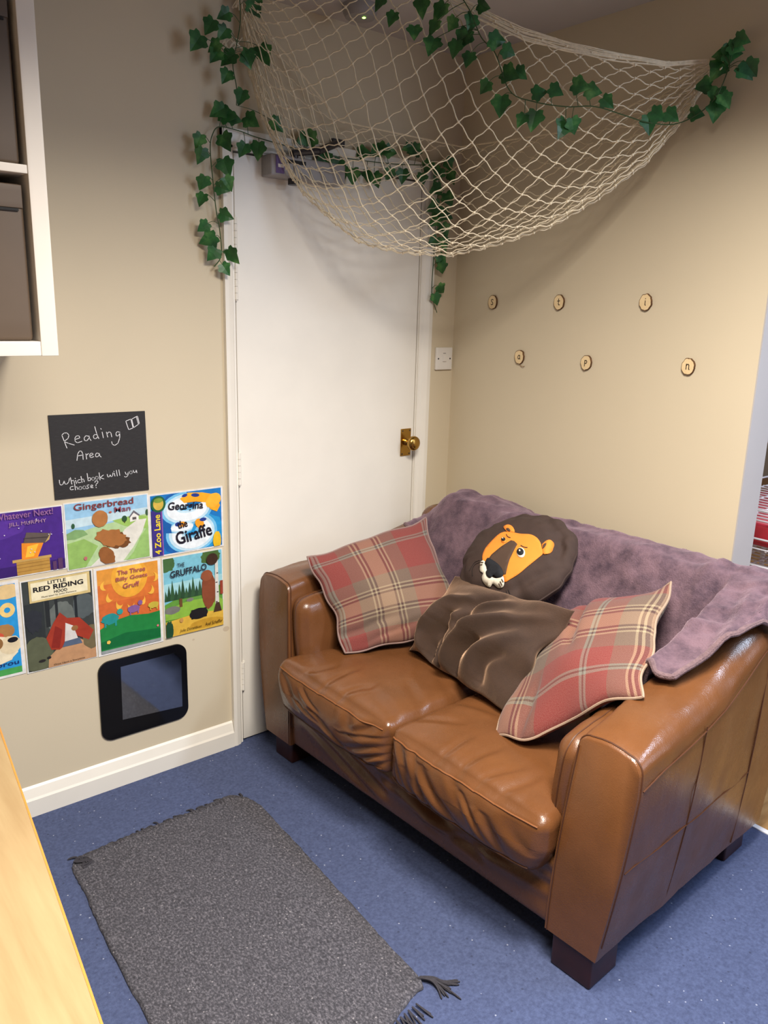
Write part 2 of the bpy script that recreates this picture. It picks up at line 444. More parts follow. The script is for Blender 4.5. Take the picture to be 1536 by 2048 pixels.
# door closer
q = MB(); q.box((-.862, -.058, 1.926), (-.578, .002, 1.990), bev=.006)
q.box((-.845, -.0595, 1.935), (-.815, -.0575, 1.986), mi=1); q.box((-.838, -.0602, 1.952), (-.818, -.0592, 1.962), mi=2)
q.box((-.806, -.0595, 1.968), (-.735, -.0575, 1.979), mi=3)
clo = q.build('door_closer', [M['closer'], M['purple'], M['plastic'], M['black']], door); clo['label'] = 'grey box closer with purple sticker'
q = MB(); q.tube([(-.77, -.045, 1.985), (-.77, -.045, 2.006)], .014, 12)
q.tube([(-.78, -.052, 2.0), (-.685, -.06, 2.018)], .010, 8); q.tube([(-.69, -.06, 2.016), (-.60, -.052, 2.056)], .0115, 8); q.tube([(-.60, -.052, 2.056), (-.575, -.004, 2.066)], .008, 8); q.box((-.60, -.014, 2.053), (-.55, -.0, 2.075), bev=.003)
a_ = q.build('closer_arm', M['darkmetal'], clo); a_['label'] = 'black jointed arm'
q = MB(); q.tube([(-.772, -.045, 1.928), (-.772, -.045, 1.908)], .018, 14); q.build('closer_spindle', M['darkmetal'], clo)

# light switch
lsw = thing('light_switch', (-.053, 0, 1.312), 'white square light switch in the narrow wall strip right of the door', 'light switch')
q = MB(); q.box((-.096, -.010, 1.312), (-.010, 0, 1.398), bev=.003); q.build('switch_plate', M['plastic'], lsw)
q = MB(); q.box((-.062, -.0145, 1.344), (-.044, -.009, 1.368), bev=.0015); q.build('rocker', M['plastic'], lsw)
for x in (-.084, -.022):
    q = MB(); q.lathe([(.0035, 0), (.0032, .0008), (.001, .001)], (x, -.010, 1.355), (0, -1, 0), 10); q.build('screw', M['darkmetal'], lsw)
q = MB(); q.box((-.060, -.0106, 1.374), (-.046, -.0098, 1.377)); q.build('switch_mark', M['closer'], lsw)

# smoke alarm with a green light on the ceiling
al = thing('smoke_alarm', (-.60, -.165, H-.04), 'grey alarm disc with green light on the ceiling above the net', 'alarm')
q = MB(); q.lathe([(.02, 0), (.045, .006), (.052, .018), (.055, .03), (.055, .04)], (-.60, -.15, H-.04), (0, 0, 1), 28); q.build('alarm_body', M['closer'], al)
q = MB(); q.lathe([(.001, 0), (.006, .002), (.006, .006)], (-.602, -.172, H-.0415), (0, 0, 1), 10); l_ = q.build('indicator_light', M['led'], al); l_['label'] = 'green indicator light'

# ------------------------------------------------------------------ wall-hung cube shelf with fabric boxes
sy0, sy1 = -.39, -.002
cs = thing('wall_shelf', (-1.84, -.2, 1.402), 'white thick-edged cube shelf hung high on the left wall', 'shelf')
xr, zb = -1.639, 1.408; xl = xr-.038-.36-.038; zt = zb+.033+.358+.018+.358+.036
q = MB()
q.box((xr-.038, sy0, zb), (xr, sy1, zt), bev=.0015); q.box((xl, sy0, zb), (xl+.038, sy1, zt), bev=.0015)
q.box((xl+.0385, sy0+.0005, zb+.0004), (xr-.0385, sy1, zb+.033), bev=.0015); q.box((xl+.0385, sy0+.0005, zt-.036), (xr-.0385, sy1, zt-.0005), bev=.0015)
q.build('shelf_frame', M['shelf_white'], cs)
q = MB(); q.box((xl+.0385, sy0+.002, zb+.391), (xr-.0385, sy1, zb+.409), bev=.0015); q.build('shelf_board', M['shelf_white'], cs)
q = MB(); q.box((xl+.0385, sy1-.006, zb+.034), (xr-.0385, sy1-.001, zt-.037)); q.build('back_panel', M['shelf_white'], cs)
for zz, lab in ((zb+.034, 'dark brown fabric storage box in the lower cube of the white shelf'), (zb+.410, 'dark brown fabric storage box in the upper cube of the white shelf')):
    bx = thing('storage_box', (-1.86, -.2, zz), lab, 'storage box', 'fabric boxes in the wall shelf')
    x0, x1 = xl+.045, xr-.048
    q = MB(); q.soft((x0, sy0+.018, zz), (x1, sy1-.02, zz+.336), .008, (8, 6, 8)); q.build('box_body', M['boxfab'], bx)
    q = MB(); q.soft((x0+.002, sy0+.0145, zz+.285), (x1-.002, sy0+.02, zz+.334), .002, (4, 2, 4)); q.build('top_band', M['boxfab'], bx)
    q = MB(); q.box((x0+.01, sy0+.013, zz+.279), (x1-.012, sy0+.0185, zz+.2845)); h_ = q.build('handle_slot', M['black'], bx)

# ------------------------------------------------------------------ wall prints
def wtf(x0, x1, z0, z1, d0=.0):
    return lambda u, v, d: (x0+u*(x1-x0), -(d0+d), z0+v*(z1-z0))
def ell(cx, cy, rx, ry, n=28, rot=0, a0=0, a1=2*pi):
    out = []
    for k in range(n):
        t = a0+(a1-a0)*k/n if a1-a0 > 6.2 else a0+(a1-a0)*k/(n-1)
        x, y = rx*cos(t), ry*sin(t); out.append((cx+x*cos(rot)-y*sin(rot), cy+x*sin(rot)+y*cos(rot)))
    return out
def rect(a, b, c, d): return [(a, b), (c, b), (c, d), (a, d)]
def blob(cx, cy, rx, ry, seed=0, amp=.12, n=36, rot=0):
    return [(cx+(x-cx)*(1+amp*nz(3*cos(2*pi*k/n), 3*sin(2*pi*k/n), seed)), cy+(y-cy)*(1+amp*nz(3*cos(2*pi*k/n), 3*sin(2*pi*k/n), seed))) for k, (x, y) in enumerate(ell(cx, cy, rx, ry, n, rot))]
def text_mb(q, body, u0, v0, wd, ht, tf, mi, d=.0, rot=0.0, shear=0.0, bold=.0, smallfirst=None):
    """lettering fitted in the box of width wd and height ht (u,v units), from its lower-left corner"""
    cu = bpy.data.curves.new('lettering', 'FONT'); cu.body = body; cu.size = 1; cu.shear = shear; cu.offset = bold; cu.resolution_u = 3
    ob = bpy.data.objects.new('lettering', cu); COL.objects.link(ob)
    bpy.context.view_layer.update(); dg = bpy.context.evaluated_depsgraph_get()
    me = bpy.data.meshes.new_from_object(ob.evaluated_get(dg))
    xs = [v.co.x for v in me.vertices]; ys = [v.co.y for v in me.vertices]
    ax, bx, ay, by = min(xs), max(xs), min(ys), max(ys)
    vs = []
    for v in me.vertices:
        a = (v.co.x-ax)/(bx-ax)*wd; b = (v.co.y-ay)/(by-ay)*ht
        vs.append(tf(u0+a*cos(rot)-b*sin(rot), v0+a*sin(rot)+b*cos(rot), d))
    q.add(vs, [tuple(p.vertices) for p in me.polygons], mi)
    bpy.data.objects.remove(ob); bpy.data.curves.remove(cu); bpy.data.meshes.remove(me)
def poster(label, box, shapes, texts, border=(226, 224, 220), bw=.012):
    x0, x1, z0, z1 = box
    p = thing('book_cover_print', ((x0+x1)/2, 0, z0), label, 'poster', 'laminated book cover prints on the wall')
    q = MB(); q.box((x0, -.0022, z0), (x1, -.0004, z1)); q.build('backing_sheet', print_col(border), p, smooth=False)
    iw = bw; tf = wtf(x0+iw, x1-iw, z0+iw*.8, z1-iw*.8, .0022)
    q = MB(); mats = []; 
    for k, (c, pts) in enumerate(shapes):
        mm = print_col(c)
        if mm not in mats: mats.append(mm)
        pts = [(min(1, max(0, u)), min(1, max(0, v))) for u, v in pts]
        lay = .0001+.00016*k
        q.add([tf(u, v, lay) for u, v in pts], [tuple(range(len(pts)))], mats.index(mm))
    q.build('picture', mats, p, smooth=False)
    top = .0001+.00016*(len(shapes)+2)
    for t in texts:
        q = MB(); text_mb(q, t['s'], t['u'], t['v'], t['w'], t['h'], tf, 0, top, t.get('rot', 0), t.get('sh', 0), t.get('b', .0))
        q.build('title_lettering', print_col(t['c']), p, smooth=False)
    return p
def T(s, u, v, w_, h, c, **k): return dict(s=s, u=u, v=v, w=w_, h=h, c=c, **k)

# 1 purple
sh = [((74, 42, 132), rect(0, 0, 1, 1)), ((88, 52, 150), blob(.3, .8, .3, .2, 2)), ((58, 32, 104), rect(0, 0, 1, .16)),
      ((186, 142, 66), rect(.47, .0, .83, .22)), ((158, 116, 52), rect(.47, .05, .83, .06)), ((158, 116, 52), rect(.47, .11, .83, .12)), ((158, 116, 52), rect(.47, .165, .83, .172)), ((196, 158, 88), rect(.43, .21, .85, .255)),
      ((236, 142, 40), [(.54, .5), (.80, .54), (.70, .24), (.53, .24)]), ((250, 190, 60), [(.6, .44), (.72, .46), (.66, .27), (.57, .27)]),
      ((96, 84, 78), [(.56, .50), (.79, .46), (.86, .60), (.60, .66)]), ((190, 164, 104), [(.79, .46), (.84, .50), (.87, .64), (.86, .60)]), ((70, 60, 58), [(.565, .565), (.825, .535), (.835, .55), (.57, .58)]),
      ((92, 60, 96), rect(.86, .0, .9, .14)), ((92, 60, 96), rect(.92, .0, .97, .18))]
random.seed(3)
for _ in range(16): 
    x, y = random.random(), .3+.6*random.random(); sh.append(((214, 206, 226), ell(x, y, .007, .009, 8)))
poster('purple night-sky book cover print with orange flames above ochre brick', (-1.80, -1.538, .765, .959), sh,
       [T('Whatever Next!', .28, .90, .62, .10, (150, 104, 150), b=.01), T('JILL MURPHY', .42, .77, .40, .075, (176, 138, 160))], bw=.004)
# 2 green hills
sh = [((150, 196, 226), rect(0, 0, 1, 1)), ((196, 220, 228), [(0, .62), (1, .68), (1, .80), (0, .76)]), ((176, 204, 150), [(0, .45), (.18, .56), (.34, .60), (1, .70), (1, 0), (0, 0)]),
      ((128, 166, 108), [(.0, .55), (.1, .60), (.2, .58), (.25, .5), (.1, .45), (0, .46)]), ((152, 190, 96), [(.55, .66), (.8, .7), (1, .66), (1, .45), (.7, .55)]),
      ((222, 220, 208), [(.98, .62), (.86, .62), (.7, .50), (.56, .30), (.26, .0), (.66, .0), (.8, .2), (.92, .42)]), ((146, 184, 98), [(0, .40), (.2, .44), (.36, .30), (.2, 0), (0, 0)]),
      ((150, 190, 110), [(1, .5), (.9, .36), (.8, .12), (.7, 0), (1, 0)]),
      ((236, 234, 226), [(.77, .60), (.88, .62), (.88, .70), (.82, .76), (.77, .69)]), ((106, 104, 112), [(.75, .67), (.82, .78), (.9, .69), (.88, .68), (.82, .74), (.77, .67)]), ((92, 86, 84), rect(.80, .63, .85, .67)),
      ((46, 80, 52), ell(.70, .665, .033, .05)), ((80, 60, 40), rect(.695, .60, .705, .63)), ((52, 92, 60), ell(.08, .66, .02, .04)), ((60, 90, 62), ell(.99, .72, .02, .05)),
      ((112, 70, 36), blob(.56, .36, .20, .12, 5, .3, rot=-.5)), ((166, 108, 58), blob(.52, .40, .19, .13, 5, .3, rot=-.5)), ((174, 116, 64), blob(.40, .72, .095, .13, 8, .06)), ((146, 92, 48), blob(.46, .12, .09, .16, 4, .15, rot=.3)),
      ((196, 96, 70), ell(.53, .80, .018, .014)), ((190, 110, 110), ell(.20, .14, .02, .03))]
poster('book cover print of pale green hills with white path and brown shapes', (-1.537, -1.279, .756, .962), sh,
       [T('Gingerbread', .10, .86, .72, .13, (132, 60, 58), b=.012), T('Man', .58, .785, .20, .085, (146, 78, 92), b=.012)], bw=.004)
# 3 blue swirl
sh = [((26, 118, 190), rect(0, 0, 1, 1)), ((22, 92, 166), blob(.3, .5, .2, .5, 3)), ((40, 148, 208), blob(.7, .3, .35, .3, 9))]
def arcband(cx, cy, rx, ry, wd, a0, a1, n=22):
    o = ell(cx, cy, rx+wd/2, ry+wd/2, n, 0, a0, a1); i = ell(cx, cy, rx-wd/2, ry-wd/2, n, 0, a0, a1); return o+i[::-1]
for cc, wd in (((116, 190, 230), .30), ((196, 226, 240), .22), ((234, 242, 246), .14)):
    sh += [(cc, arcband(.50, .72, .22, .14, wd, pi*.5, pi*2.15)), (cc, arcband(.56, .30, .22, .20, wd, pi*.95, pi*2.3)), (cc, blob(.42, .42, .16, wd*.45, 2, .1))]
sh += [((246, 170, 40), [(.40, .90), (.52, .985), (.72, .96), (.9, .9), (.98, .70), (.93, .60), (.83, .66), (.78, .78), (.62, .82), (.46, .82)]), ((250, 182, 56), blob(.88, .80, .10, .13, 6, .15, rot=-.6)),
       ((34, 60, 140), ell(.47, .945, .04, .025, 20, .3)), ((34, 60, 140), ell(.62, .93, .06, .03, 20, -.2)), ((240, 160, 40), ell(.42, .47, .06, .045)), ((34, 60, 140), ell(.36, .48, .04, .035)), ((240, 160, 40), ell(.67, .44, .06, .09, 20, .4)), ((34, 60, 140), ell(.72, .5, .05, .03)), ((232, 186, 40), blob(.92, .10, .06, .16, 3)),
       ((60, 50, 130), rect(0, 0, .135, .76)), ((140, 84, 160), rect(.135, 0, .15, .74)), ((34, 96, 60), ell(.10, .86, .10, .135)), ((206, 176, 76), ell(.10, .86, .07, .10)), ((120, 150, 60), ell(.1, .92, .06, .04))]
poster('bright blue book cover print with white swirls and orange shapes beside the door', (-1.279, -1.023, .750, .956), sh,
       [T('4 Zoo Lane', .115, .03, .66, .085, (240, 214, 60), rot=pi/2, b=.02), T('Georgina', .22, .70, .50, .17, (26, 26, 40), rot=-.10, b=.02), T('the', .36, .40, .14, .13, (26, 26, 40), rot=.15, b=.02), T('Giraffe', .34, .13, .52, .22, (26, 26, 40), rot=.16, b=.02)], bw=.006)
# 4 sky blue, cut by the frame
sh = [((44, 150, 214), rect(0, 0, 1, 1)), ((74, 160, 80), rect(0, 0, 1, .07)), ((226, 196, 140), blob(.88, .92, .2, .08, 3)), ((226, 190, 110), ell(.62, .73, .13, .085)), ((44, 150, 214), ell(.62, .73, .055, .035)), ((236, 204, 128), ell(.86, .72, .11, .08)), ((44, 150, 214), ell(.86, .72, .045, .03)),
      ((170, 124, 70), blob(.78, .49, .16, .08, 3)), ((204, 84, 56), ell(.62, .45, .16, .05)), ((234, 222, 190), blob(.62, .29, .36, .16, 4, .1)), ((226, 208, 170), blob(.86, .33, .16, .10, 7, .1)), ((146, 104, 58), ell(.66, .37, .10, .07)), ((24, 22, 24), ell(.9, .385, .075, .03))]
poster('sky blue book cover print with cream and brown patches, cut off at the left edge', (-1.885, -1.676, .467, .757), sh,
       [T('Alborou', .40, .105, .56, .05, (24, 50, 110), b=.01)], bw=.010)
# 5 forest
sh = [((62, 66, 62), rect(0, 0, 1, 1)), ((48, 52, 50), rect(0, .3, .28, .75)), ((104, 110, 104), blob(.52, .52, .2, .2, 3)), ((40, 42, 40), rect(.30, .46, .36, .78)), ((42, 44, 42), rect(.44, .5, .48, .78)), ((84, 92, 92), blob(.86, .62, .16, .14, 6, .2)), ((36, 40, 40), rect(.72, .48, .76, .78)),
      ((46, 48, 52), blob(.12, .56, .12, .13, 8, .35)), ((92, 96, 72), blob(.15, .18, .22, .2, 8)), ((190, 144, 104), [(.28, .0), (1, .0), (1, .14), (.76, .26), (.5, .24), (.3, .12)]), ((112, 100, 70), blob(.95, .25, .14, .14, 2)),
      ((160, 56, 34), [(.50, .60), (.60, .52), (.78, .50), (.98, .32), (.90, .22), (.72, .30), (.46, .18), (.34, .20), (.28, .34), (.40, .50)]), ((134, 40, 26), [(.42, .46), (.52, .40), (.46, .20), (.34, .22)]), ((214, 210, 204), [(.57, .47), (.68, .42), (.74, .26), (.54, .25)]), ((86, 100, 122), [(.54, .26), (.76, .27), (.8, .2), (.5, .2)]), ((150, 104, 60), ell(.70, .39, .05, .03)),
      ((210, 188, 128), rect(.09, .76, .97, 1.0)), ((236, 226, 190), [(.12, .78), (.93, .79), (.93, .98), (.12, .975)]), ((40, 36, 34), ell(.20, .10, .05, .015)), ((40, 36, 34), ell(.30, .12, .03, .015))]
poster('dark forest book cover print with cream scroll heading and red cloak shape', (-1.673, -1.465, .463, .749), sh,
       [T('LITTLE', .36, .938, .26, .036, (28, 24, 22), b=.015), T('RED RIDING', .15, .872, .72, .055, (28, 24, 22), b=.03), T('HOOD', .44, .828, .19, .032, (28, 24, 22), b=.02), T('Illustrated by John Patience', .26, .796, .50, .022, (50, 42, 36)), T('Once Upon a Storytime', .36, .012, .46, .024, (40, 34, 30))], bw=.004)
# 6 orange/green
sh = [((214, 116, 52), rect(0, 0, 1, 1)), ((222, 150, 60), rect(0, .82, 1, 1)), ((206, 104, 50), rect(0, .36, 1, .6)), ((232, 166, 56), ell(.52, .86, .30, .24)), ((240, 186, 74), ell(.52, .90, .22, .18))]
for k in range(7):
    a = pi*(1.05+.15*k); cx, cy = .52+.40*cos(a), .86+.32*sin(a)
    o = ell(cx, cy, .085, .055, 14, a, -pi/2, pi/2); i = ell(cx, cy, .03, .05, 14, a, -pi/2, pi/2); sh.append(((238, 180, 70), o+i[::-1]))
sh += [((36, 128, 62), [(0, .30), (.2, .37), (.5, .40), (.8, .37), (1, .38), (1, 0), (0, 0)]), ((22, 104, 54), [(0, .14), (.4, .2), (1, .16), (1, .05), (0, .05)]), ((150, 156, 156), rect(0, 0, 1, .035)),
       ((40, 142, 140), blob(.17, .405, .14, .065, 4, .2)), ((48, 150, 146), ell(.33, .47, .05, .035)), ((40, 142, 140), rect(.07, .31, .10, .38)), ((40, 142, 140), rect(.24, .31, .27, .38)), ((132, 92, 150), blob(.56, .47, .10, .045, 6, .2)), ((132, 92, 150), ell(.67, .53, .04, .03)), ((132, 92, 150), rect(.49, .40, .51, .46)), ((132, 92, 150), rect(.62, .41, .64, .46)), ((196, 176, 66), blob(.89, .47, .09, .04, 8, .2)), ((196, 176, 66), rect(.83, .41, .85, .46)), ((196, 176, 66), rect(.94, .41, .96, .46)), ((230, 190, 90), ell(.12, .13, .035, .025, 5)), ((226, 120, 130), ell(.95, .2, .02, .015, 6))]
poster('white-bordered book cover print with orange sky, yellow sun and green hill', (-1.462, -1.249, .461, .748), sh,
       [T('The Three', .32, .91, .46, .055, (168, 84, 92), b=.015), T('Billy Goats', .29, .825, .52, .06, (168, 84, 92), b=.015), T('Gruff', .40, .74, .27, .06, (168, 84, 92), b=.015)], bw=.009)
# 7 meadow
sh = [((122, 190, 208), rect(0, 0, 1, 1)), ((160, 210, 216), rect(0, .5, 1, .68)), ((66, 104, 60), blob(.05, .93, .14, .1, 3, .3)), ((74, 106, 56), blob(.8, .93, .16, .1, 5, .3)), ((96, 150, 62), [(0, .42), (.3, .5), (.6, .48), (1, .55), (1, 0), (0, 0)])]
for k in range(11):
    x = .02+.058*k; hh = .60+.06*((k*7) % 3); sh.append(((38, 72, 48) if k % 2 else (48, 86, 54), [(x-.045, .46), (x, hh), (x+.045, .46)]))
sh += [((134, 178, 66), [(0, .36), (.4, .42), (.9, .40), (1, .34), (1, .2), (0, .22)]), ((118, 118, 112), blob(.12, .34, .13, .05, 2)), ((120, 120, 112), blob(.42, .43, .06, .025, 5)), ((104, 72, 44), rect(.24, .36, .29, .47)), ((214, 172, 66), [(0, .20), (.3, .22), (.6, .24), (1, .20), (1, 0), (0, 0)]), ((196, 150, 50), blob(.7, .08, .3, .06, 4)),
       ((132, 70, 44), blob(.75, .5, .12, .24, 6, .12)), ((146, 82, 54), blob(.72, .70, .10, .07, 4, .1)), ((214, 210, 200), [(.86, .24), (.93, .24), (.92, .92), (.87, .92)]), ((60, 54, 50), rect(.87, .32, .90, .335)), ((60, 54, 50), rect(.89, .45, .92, .465)), ((60, 54, 50), rect(.87, .58, .905, .592)), ((60, 54, 50), rect(.89, .70, .92, .712)), ((150, 66, 48), rect(.95, .42, 1, .6)), ((70, 50, 38), [(.82, .20), (.97, .20), (.93, .32), (.87, .32)]),
       ((62, 44, 34), ell(.82, .90, .10, .075)), ((28, 28, 32), rect(.43, .17, .70, .29)), ((28, 28, 32), ell(.56, .23, .16, .07)), ((36, 74, 50), blob(.05, .09, .07, .12, 3, .3)), ((186, 140, 80), ell(.26, .19, .03, .03))]
poster('book cover print with pale blue sky above green forest meadow, right end of lower row', (-1.243, -1.029, .468, .742), sh,
       [T('THE', .22, .875, .12, .05, (34, 42, 52), b=.015), T('GRUFFALO', .10, .755, .62, .085, (34, 42, 52), rot=.04, b=.02), T('Julia Donaldson', .22, .03, .38, .045, (70, 50, 26), sh=.3), T('Axel Scheffler', .66, .045, .32, .045, (70, 50, 26), sh=.3)], bw=.003)

# chalkboard sign, strokes traced in the board's own frame
def sgn(p):
    a, b = p[0]-293, p[1]-163
    # board axes: across (587,-35), down (43,512)
    D = 587*512-(-35)*43
    return ((a*512-b*43)/D, 1-(587*b+35*a)/D)
CH = [[(372, 280), (402, 358)], [(372, 280), (384, 267), (402, 266), (413, 280), (408, 300), (385, 318)], [(385, 318), (412, 330), (445, 340)],
 [(448, 307), (478, 297), (472, 284), (458, 284), (448, 298), (450, 318), (464, 327), (490, 318)], [(532, 288), (514, 283), (503, 297), (506, 314), (520, 315), (533, 298)], [(532, 285), (536, 302), (545, 313)],
 [(584, 280), (566, 276), (558, 288), (563, 302), (576, 302), (586, 290)], [(566, 228), (578, 270), (592, 302)], [(612, 262), (620, 297)], [(603, 240), (606, 244)], [(638, 262), (647, 293)], [(641, 274), (654, 260), (666, 266), (672, 292)],
 [(722, 264), (706, 258), (697, 270), (701, 287), (715, 284), (723, 266)], [(722, 262), (722, 300), (712, 332), (692, 346), (676, 338), (672, 322)],
 [(462, 435), (466, 395), (476, 378), (488, 378), (496, 396), (499, 430)], [(463, 408), (499, 402)], [(515, 395), (520, 428)], [(517, 406), (530, 394)], [(536, 410), (560, 401), (552, 391), (540, 396), (537, 411), (546, 420), (563, 414)], [(596, 396), (580, 391), (572, 404), (578, 417), (592, 412), (597, 398)], [(597, 395), (600, 410), (608, 417)],
 [(359, 553), (361, 575), (368, 585), (380, 580), (388, 558)], [(388, 558), (392, 578), (404, 580), (415, 565), (418, 546)], [(424, 540), (433, 581)], [(430, 564), (440, 556), (446, 562), (449, 578)], [(455, 558), (461, 578)], [(452, 545), (454, 547)], [(483, 556), (472, 555), (466, 565), (472, 575), (485, 572)], [(487, 535), (494, 573)], [(491, 557), (500, 551), (505, 558), (507, 570)],
 [(524, 518), (531, 565)], [(530, 550), (540, 543), (548, 552), (542, 565), (531, 562)], ell(561, 553, 9, 10, 12), ell(584, 548, 9, 10, 12), [(597, 516), (604, 562)], [(624, 532), (603, 547), (627, 556)],
 [(648, 528), (652, 545), (662, 544), (667, 530), (672, 544), (682, 540), (684, 520)], [(692, 522), (697, 541)], [(689, 510), (691, 512)], [(705, 504), (712, 541)], [(721, 502), (728, 538)],
 [(762, 518), (768, 533), (778, 532), (784, 514)], [(784, 514), (780, 540), (768, 551), (758, 546)], ell(799, 521, 9, 10, 12), [(814, 508), (819, 524), (830, 520), (834, 505)], [(834, 505), (838, 524)],
 [(441, 595), (428, 596), (422, 606), (428, 617), (443, 614)], [(449, 578), (455, 618)], [(453, 603), (462, 598), (467, 604), (469, 615)], ell(484, 608, 9, 10, 12), ell(508, 605, 9, 10, 12), [(536, 590), (525, 592), (525, 600), (535, 605), (532, 613), (521, 613)], [(545, 604), (561, 598), (554, 590), (546, 596), (546, 608), (562, 609)], [(572, 576), (576, 566), (588, 566), (592, 577), (580, 588), (579, 598)], [(580, 608), (582, 610)],
 [(758, 193), (790, 180), (806, 236), (778, 247), (758, 193)], [(796, 180), (832, 160), (846, 208), (810, 234), (796, 180)], [(790, 180), (796, 180)], [(826, 168), (840, 212)]]
sg = thing('chalkboard_sign', (-1.42, 0, .975), 'black chalkboard sign with white handwriting above the row of book covers', 'sign')
q = MB(); stf = lambda u, v, d: (-1.560+u*.2825+(v-1)*-.002, -(.004-.004+d), .976+v*.244-.003*u)
q.prism([(0, 0), (1, 0), (1, 1), (0, 1)], .004, stf); q.build('board', M['slate'], sg, smooth=False)
ctf = lambda u, v, d: (-1.560+u/.2440*.2825*1.0+(v/.2440-1)*-.002, -(.0041+d), .976+v-.003*u/.244)
for nm, lo, hi in (('chalk_writing', 0, 330), ('chalk_writing', 350, 440), ('chalk_writing', 500, 577), ('chalk_writing', 577, 700), ('chalk_drawing', 0, 0)):
    q = MB()
    for st in CH:
        my = sum(p_[1] for p_ in st)/len(st); icon = st[0][0] > 750 and my < 260
        if icon != (nm == 'chalk_drawing') or (not icon and not lo <= my < hi): continue
        pts = [(a*.2440, b*.2440) for a, b in map(sgn, st)]
        if len(st) == 12: pts.append(pts[0])
        q.ribbon(pts, .0017, ctf, thick=.0004)
    q.build(nm, M['chalk'], sg, smooth=False)

# black rounded panel with a reflective pane
pn = thing('wall_mirror', (-1.32, 0, .17), 'black rounded-square panel with reflective dark pane low on the wall', 'mirror')
def rrect(x0, x1, z0, z1, r, n=8):
    out = []
    for cx, cz, a in ((x1-r, z1-r, 0), (x0+r, z1-r, pi/2), (x0+r, z0+r, pi), (x1-r, z0+r, 1.5*pi)):
        for k in range(n+1): t = a+pi/2*k/n; out.append((cx+r*cos(t), cz+r*sin(t)))
    return out
q = MB(); q.prism(rrect(-1.469, -1.172, .168, .440, .038), .006, lambda u, v, d: (u, -d, v)); q.build('mirror_frame', M['gblack'], pn, angle=30)
q = MB(); q.prism([(-1.400, .228), (-1.194, .212), (-1.192, .385), (-1.216, .412), (-1.397, .412)], .0008, lambda u, v, d: (u, -.006-d, v)); q.build('mirror_pane', M['mirror'], pn, smooth=False)

# ------------------------------------------------------------------ letter discs on the right wall
LET = {'s': [[(.28, .42), (.02, .55), (-.24, .40), (-.16, .12), (.16, -.06), (.22, -.34), (0, -.52), (-.26, -.40)]],
 't': [[(.0, .6), (.0, -.3), (.1, -.46), (.26, -.42)], [(-.26, .22), (.28, .26)]], 'i': [[(0, .25), (0, -.38), (.1, -.46)], [(0, .56), (0.02, .6)]],
 'a': [[(.22, .2), (0, .36), (-.24, .12), (-.2, -.26), (0, -.38), (.2, -.16)], [(.22, .32), (.22, -.28), (.32, -.38)]],
 'p': [[(-.2, .4), (-.2, -.6)], [(-.2, .3), (.08, .42), (.26, .16), (.12, -.12), (-.2, -.1)]], 'n': [[(-.24, .4), (-.24, -.42)], [(-.24, .18), (0, .4), (.2, .26), (.22, -.36), (.32, -.42)]]}
for L_, y, z, k in (('s', -.206, 1.572, 1), ('t', -.516, 1.574, 2), ('i', -.854, 1.577, 3), ('a', -.354, 1.381, 4), ('p', -.650, 1.380, 5), ('n', -1.022, 1.392, 6)):
    row = 'upper' if z > 1.5 else 'lower'
    tl = thing('letter_disc', (0, y, z-.025), 'small round wood slice with letter %s in the %s row on the right wall' % (L_, row), 'letter disc', 'wooden letter discs')
    rx, rz = .0215, .0255
    def dtf(u, v, d, y=y, z=z): return (-d, y-u, z+v)
    sl = blob(0, 0, rx, rz, k*3.1, .10); q = MB(); q.prism(sl, .007, dtf); q.build('bark_edge', M['bark'], tl, angle=30)
    q = MB(); q.prism([(u*.92, v*.92) for u, v in sl], .0006, lambda u, v, d: dtf(u, v, .007+d)); q.build('face', M['tile'], tl, smooth=False)
    q = MB()
    for st in LET[L_]: q.ribbon([(a*.019, b*.019) for a, b in st], .0026, lambda u, v, d: dtf(u, v, .0077+d), thick=.0003)
    q.build('letter', M['burn'], tl, smooth=False)
    if L_ == 'a':
        q = MB(); q.tube(catmull([(-.003, y-.002, z-.024), (-.004, y-.010, z-.031), (-.005, y-.020, z-.033), (-.004, y-.026, z-.031)]), .0012, 5); q.build('twine', M['twine'], tl)

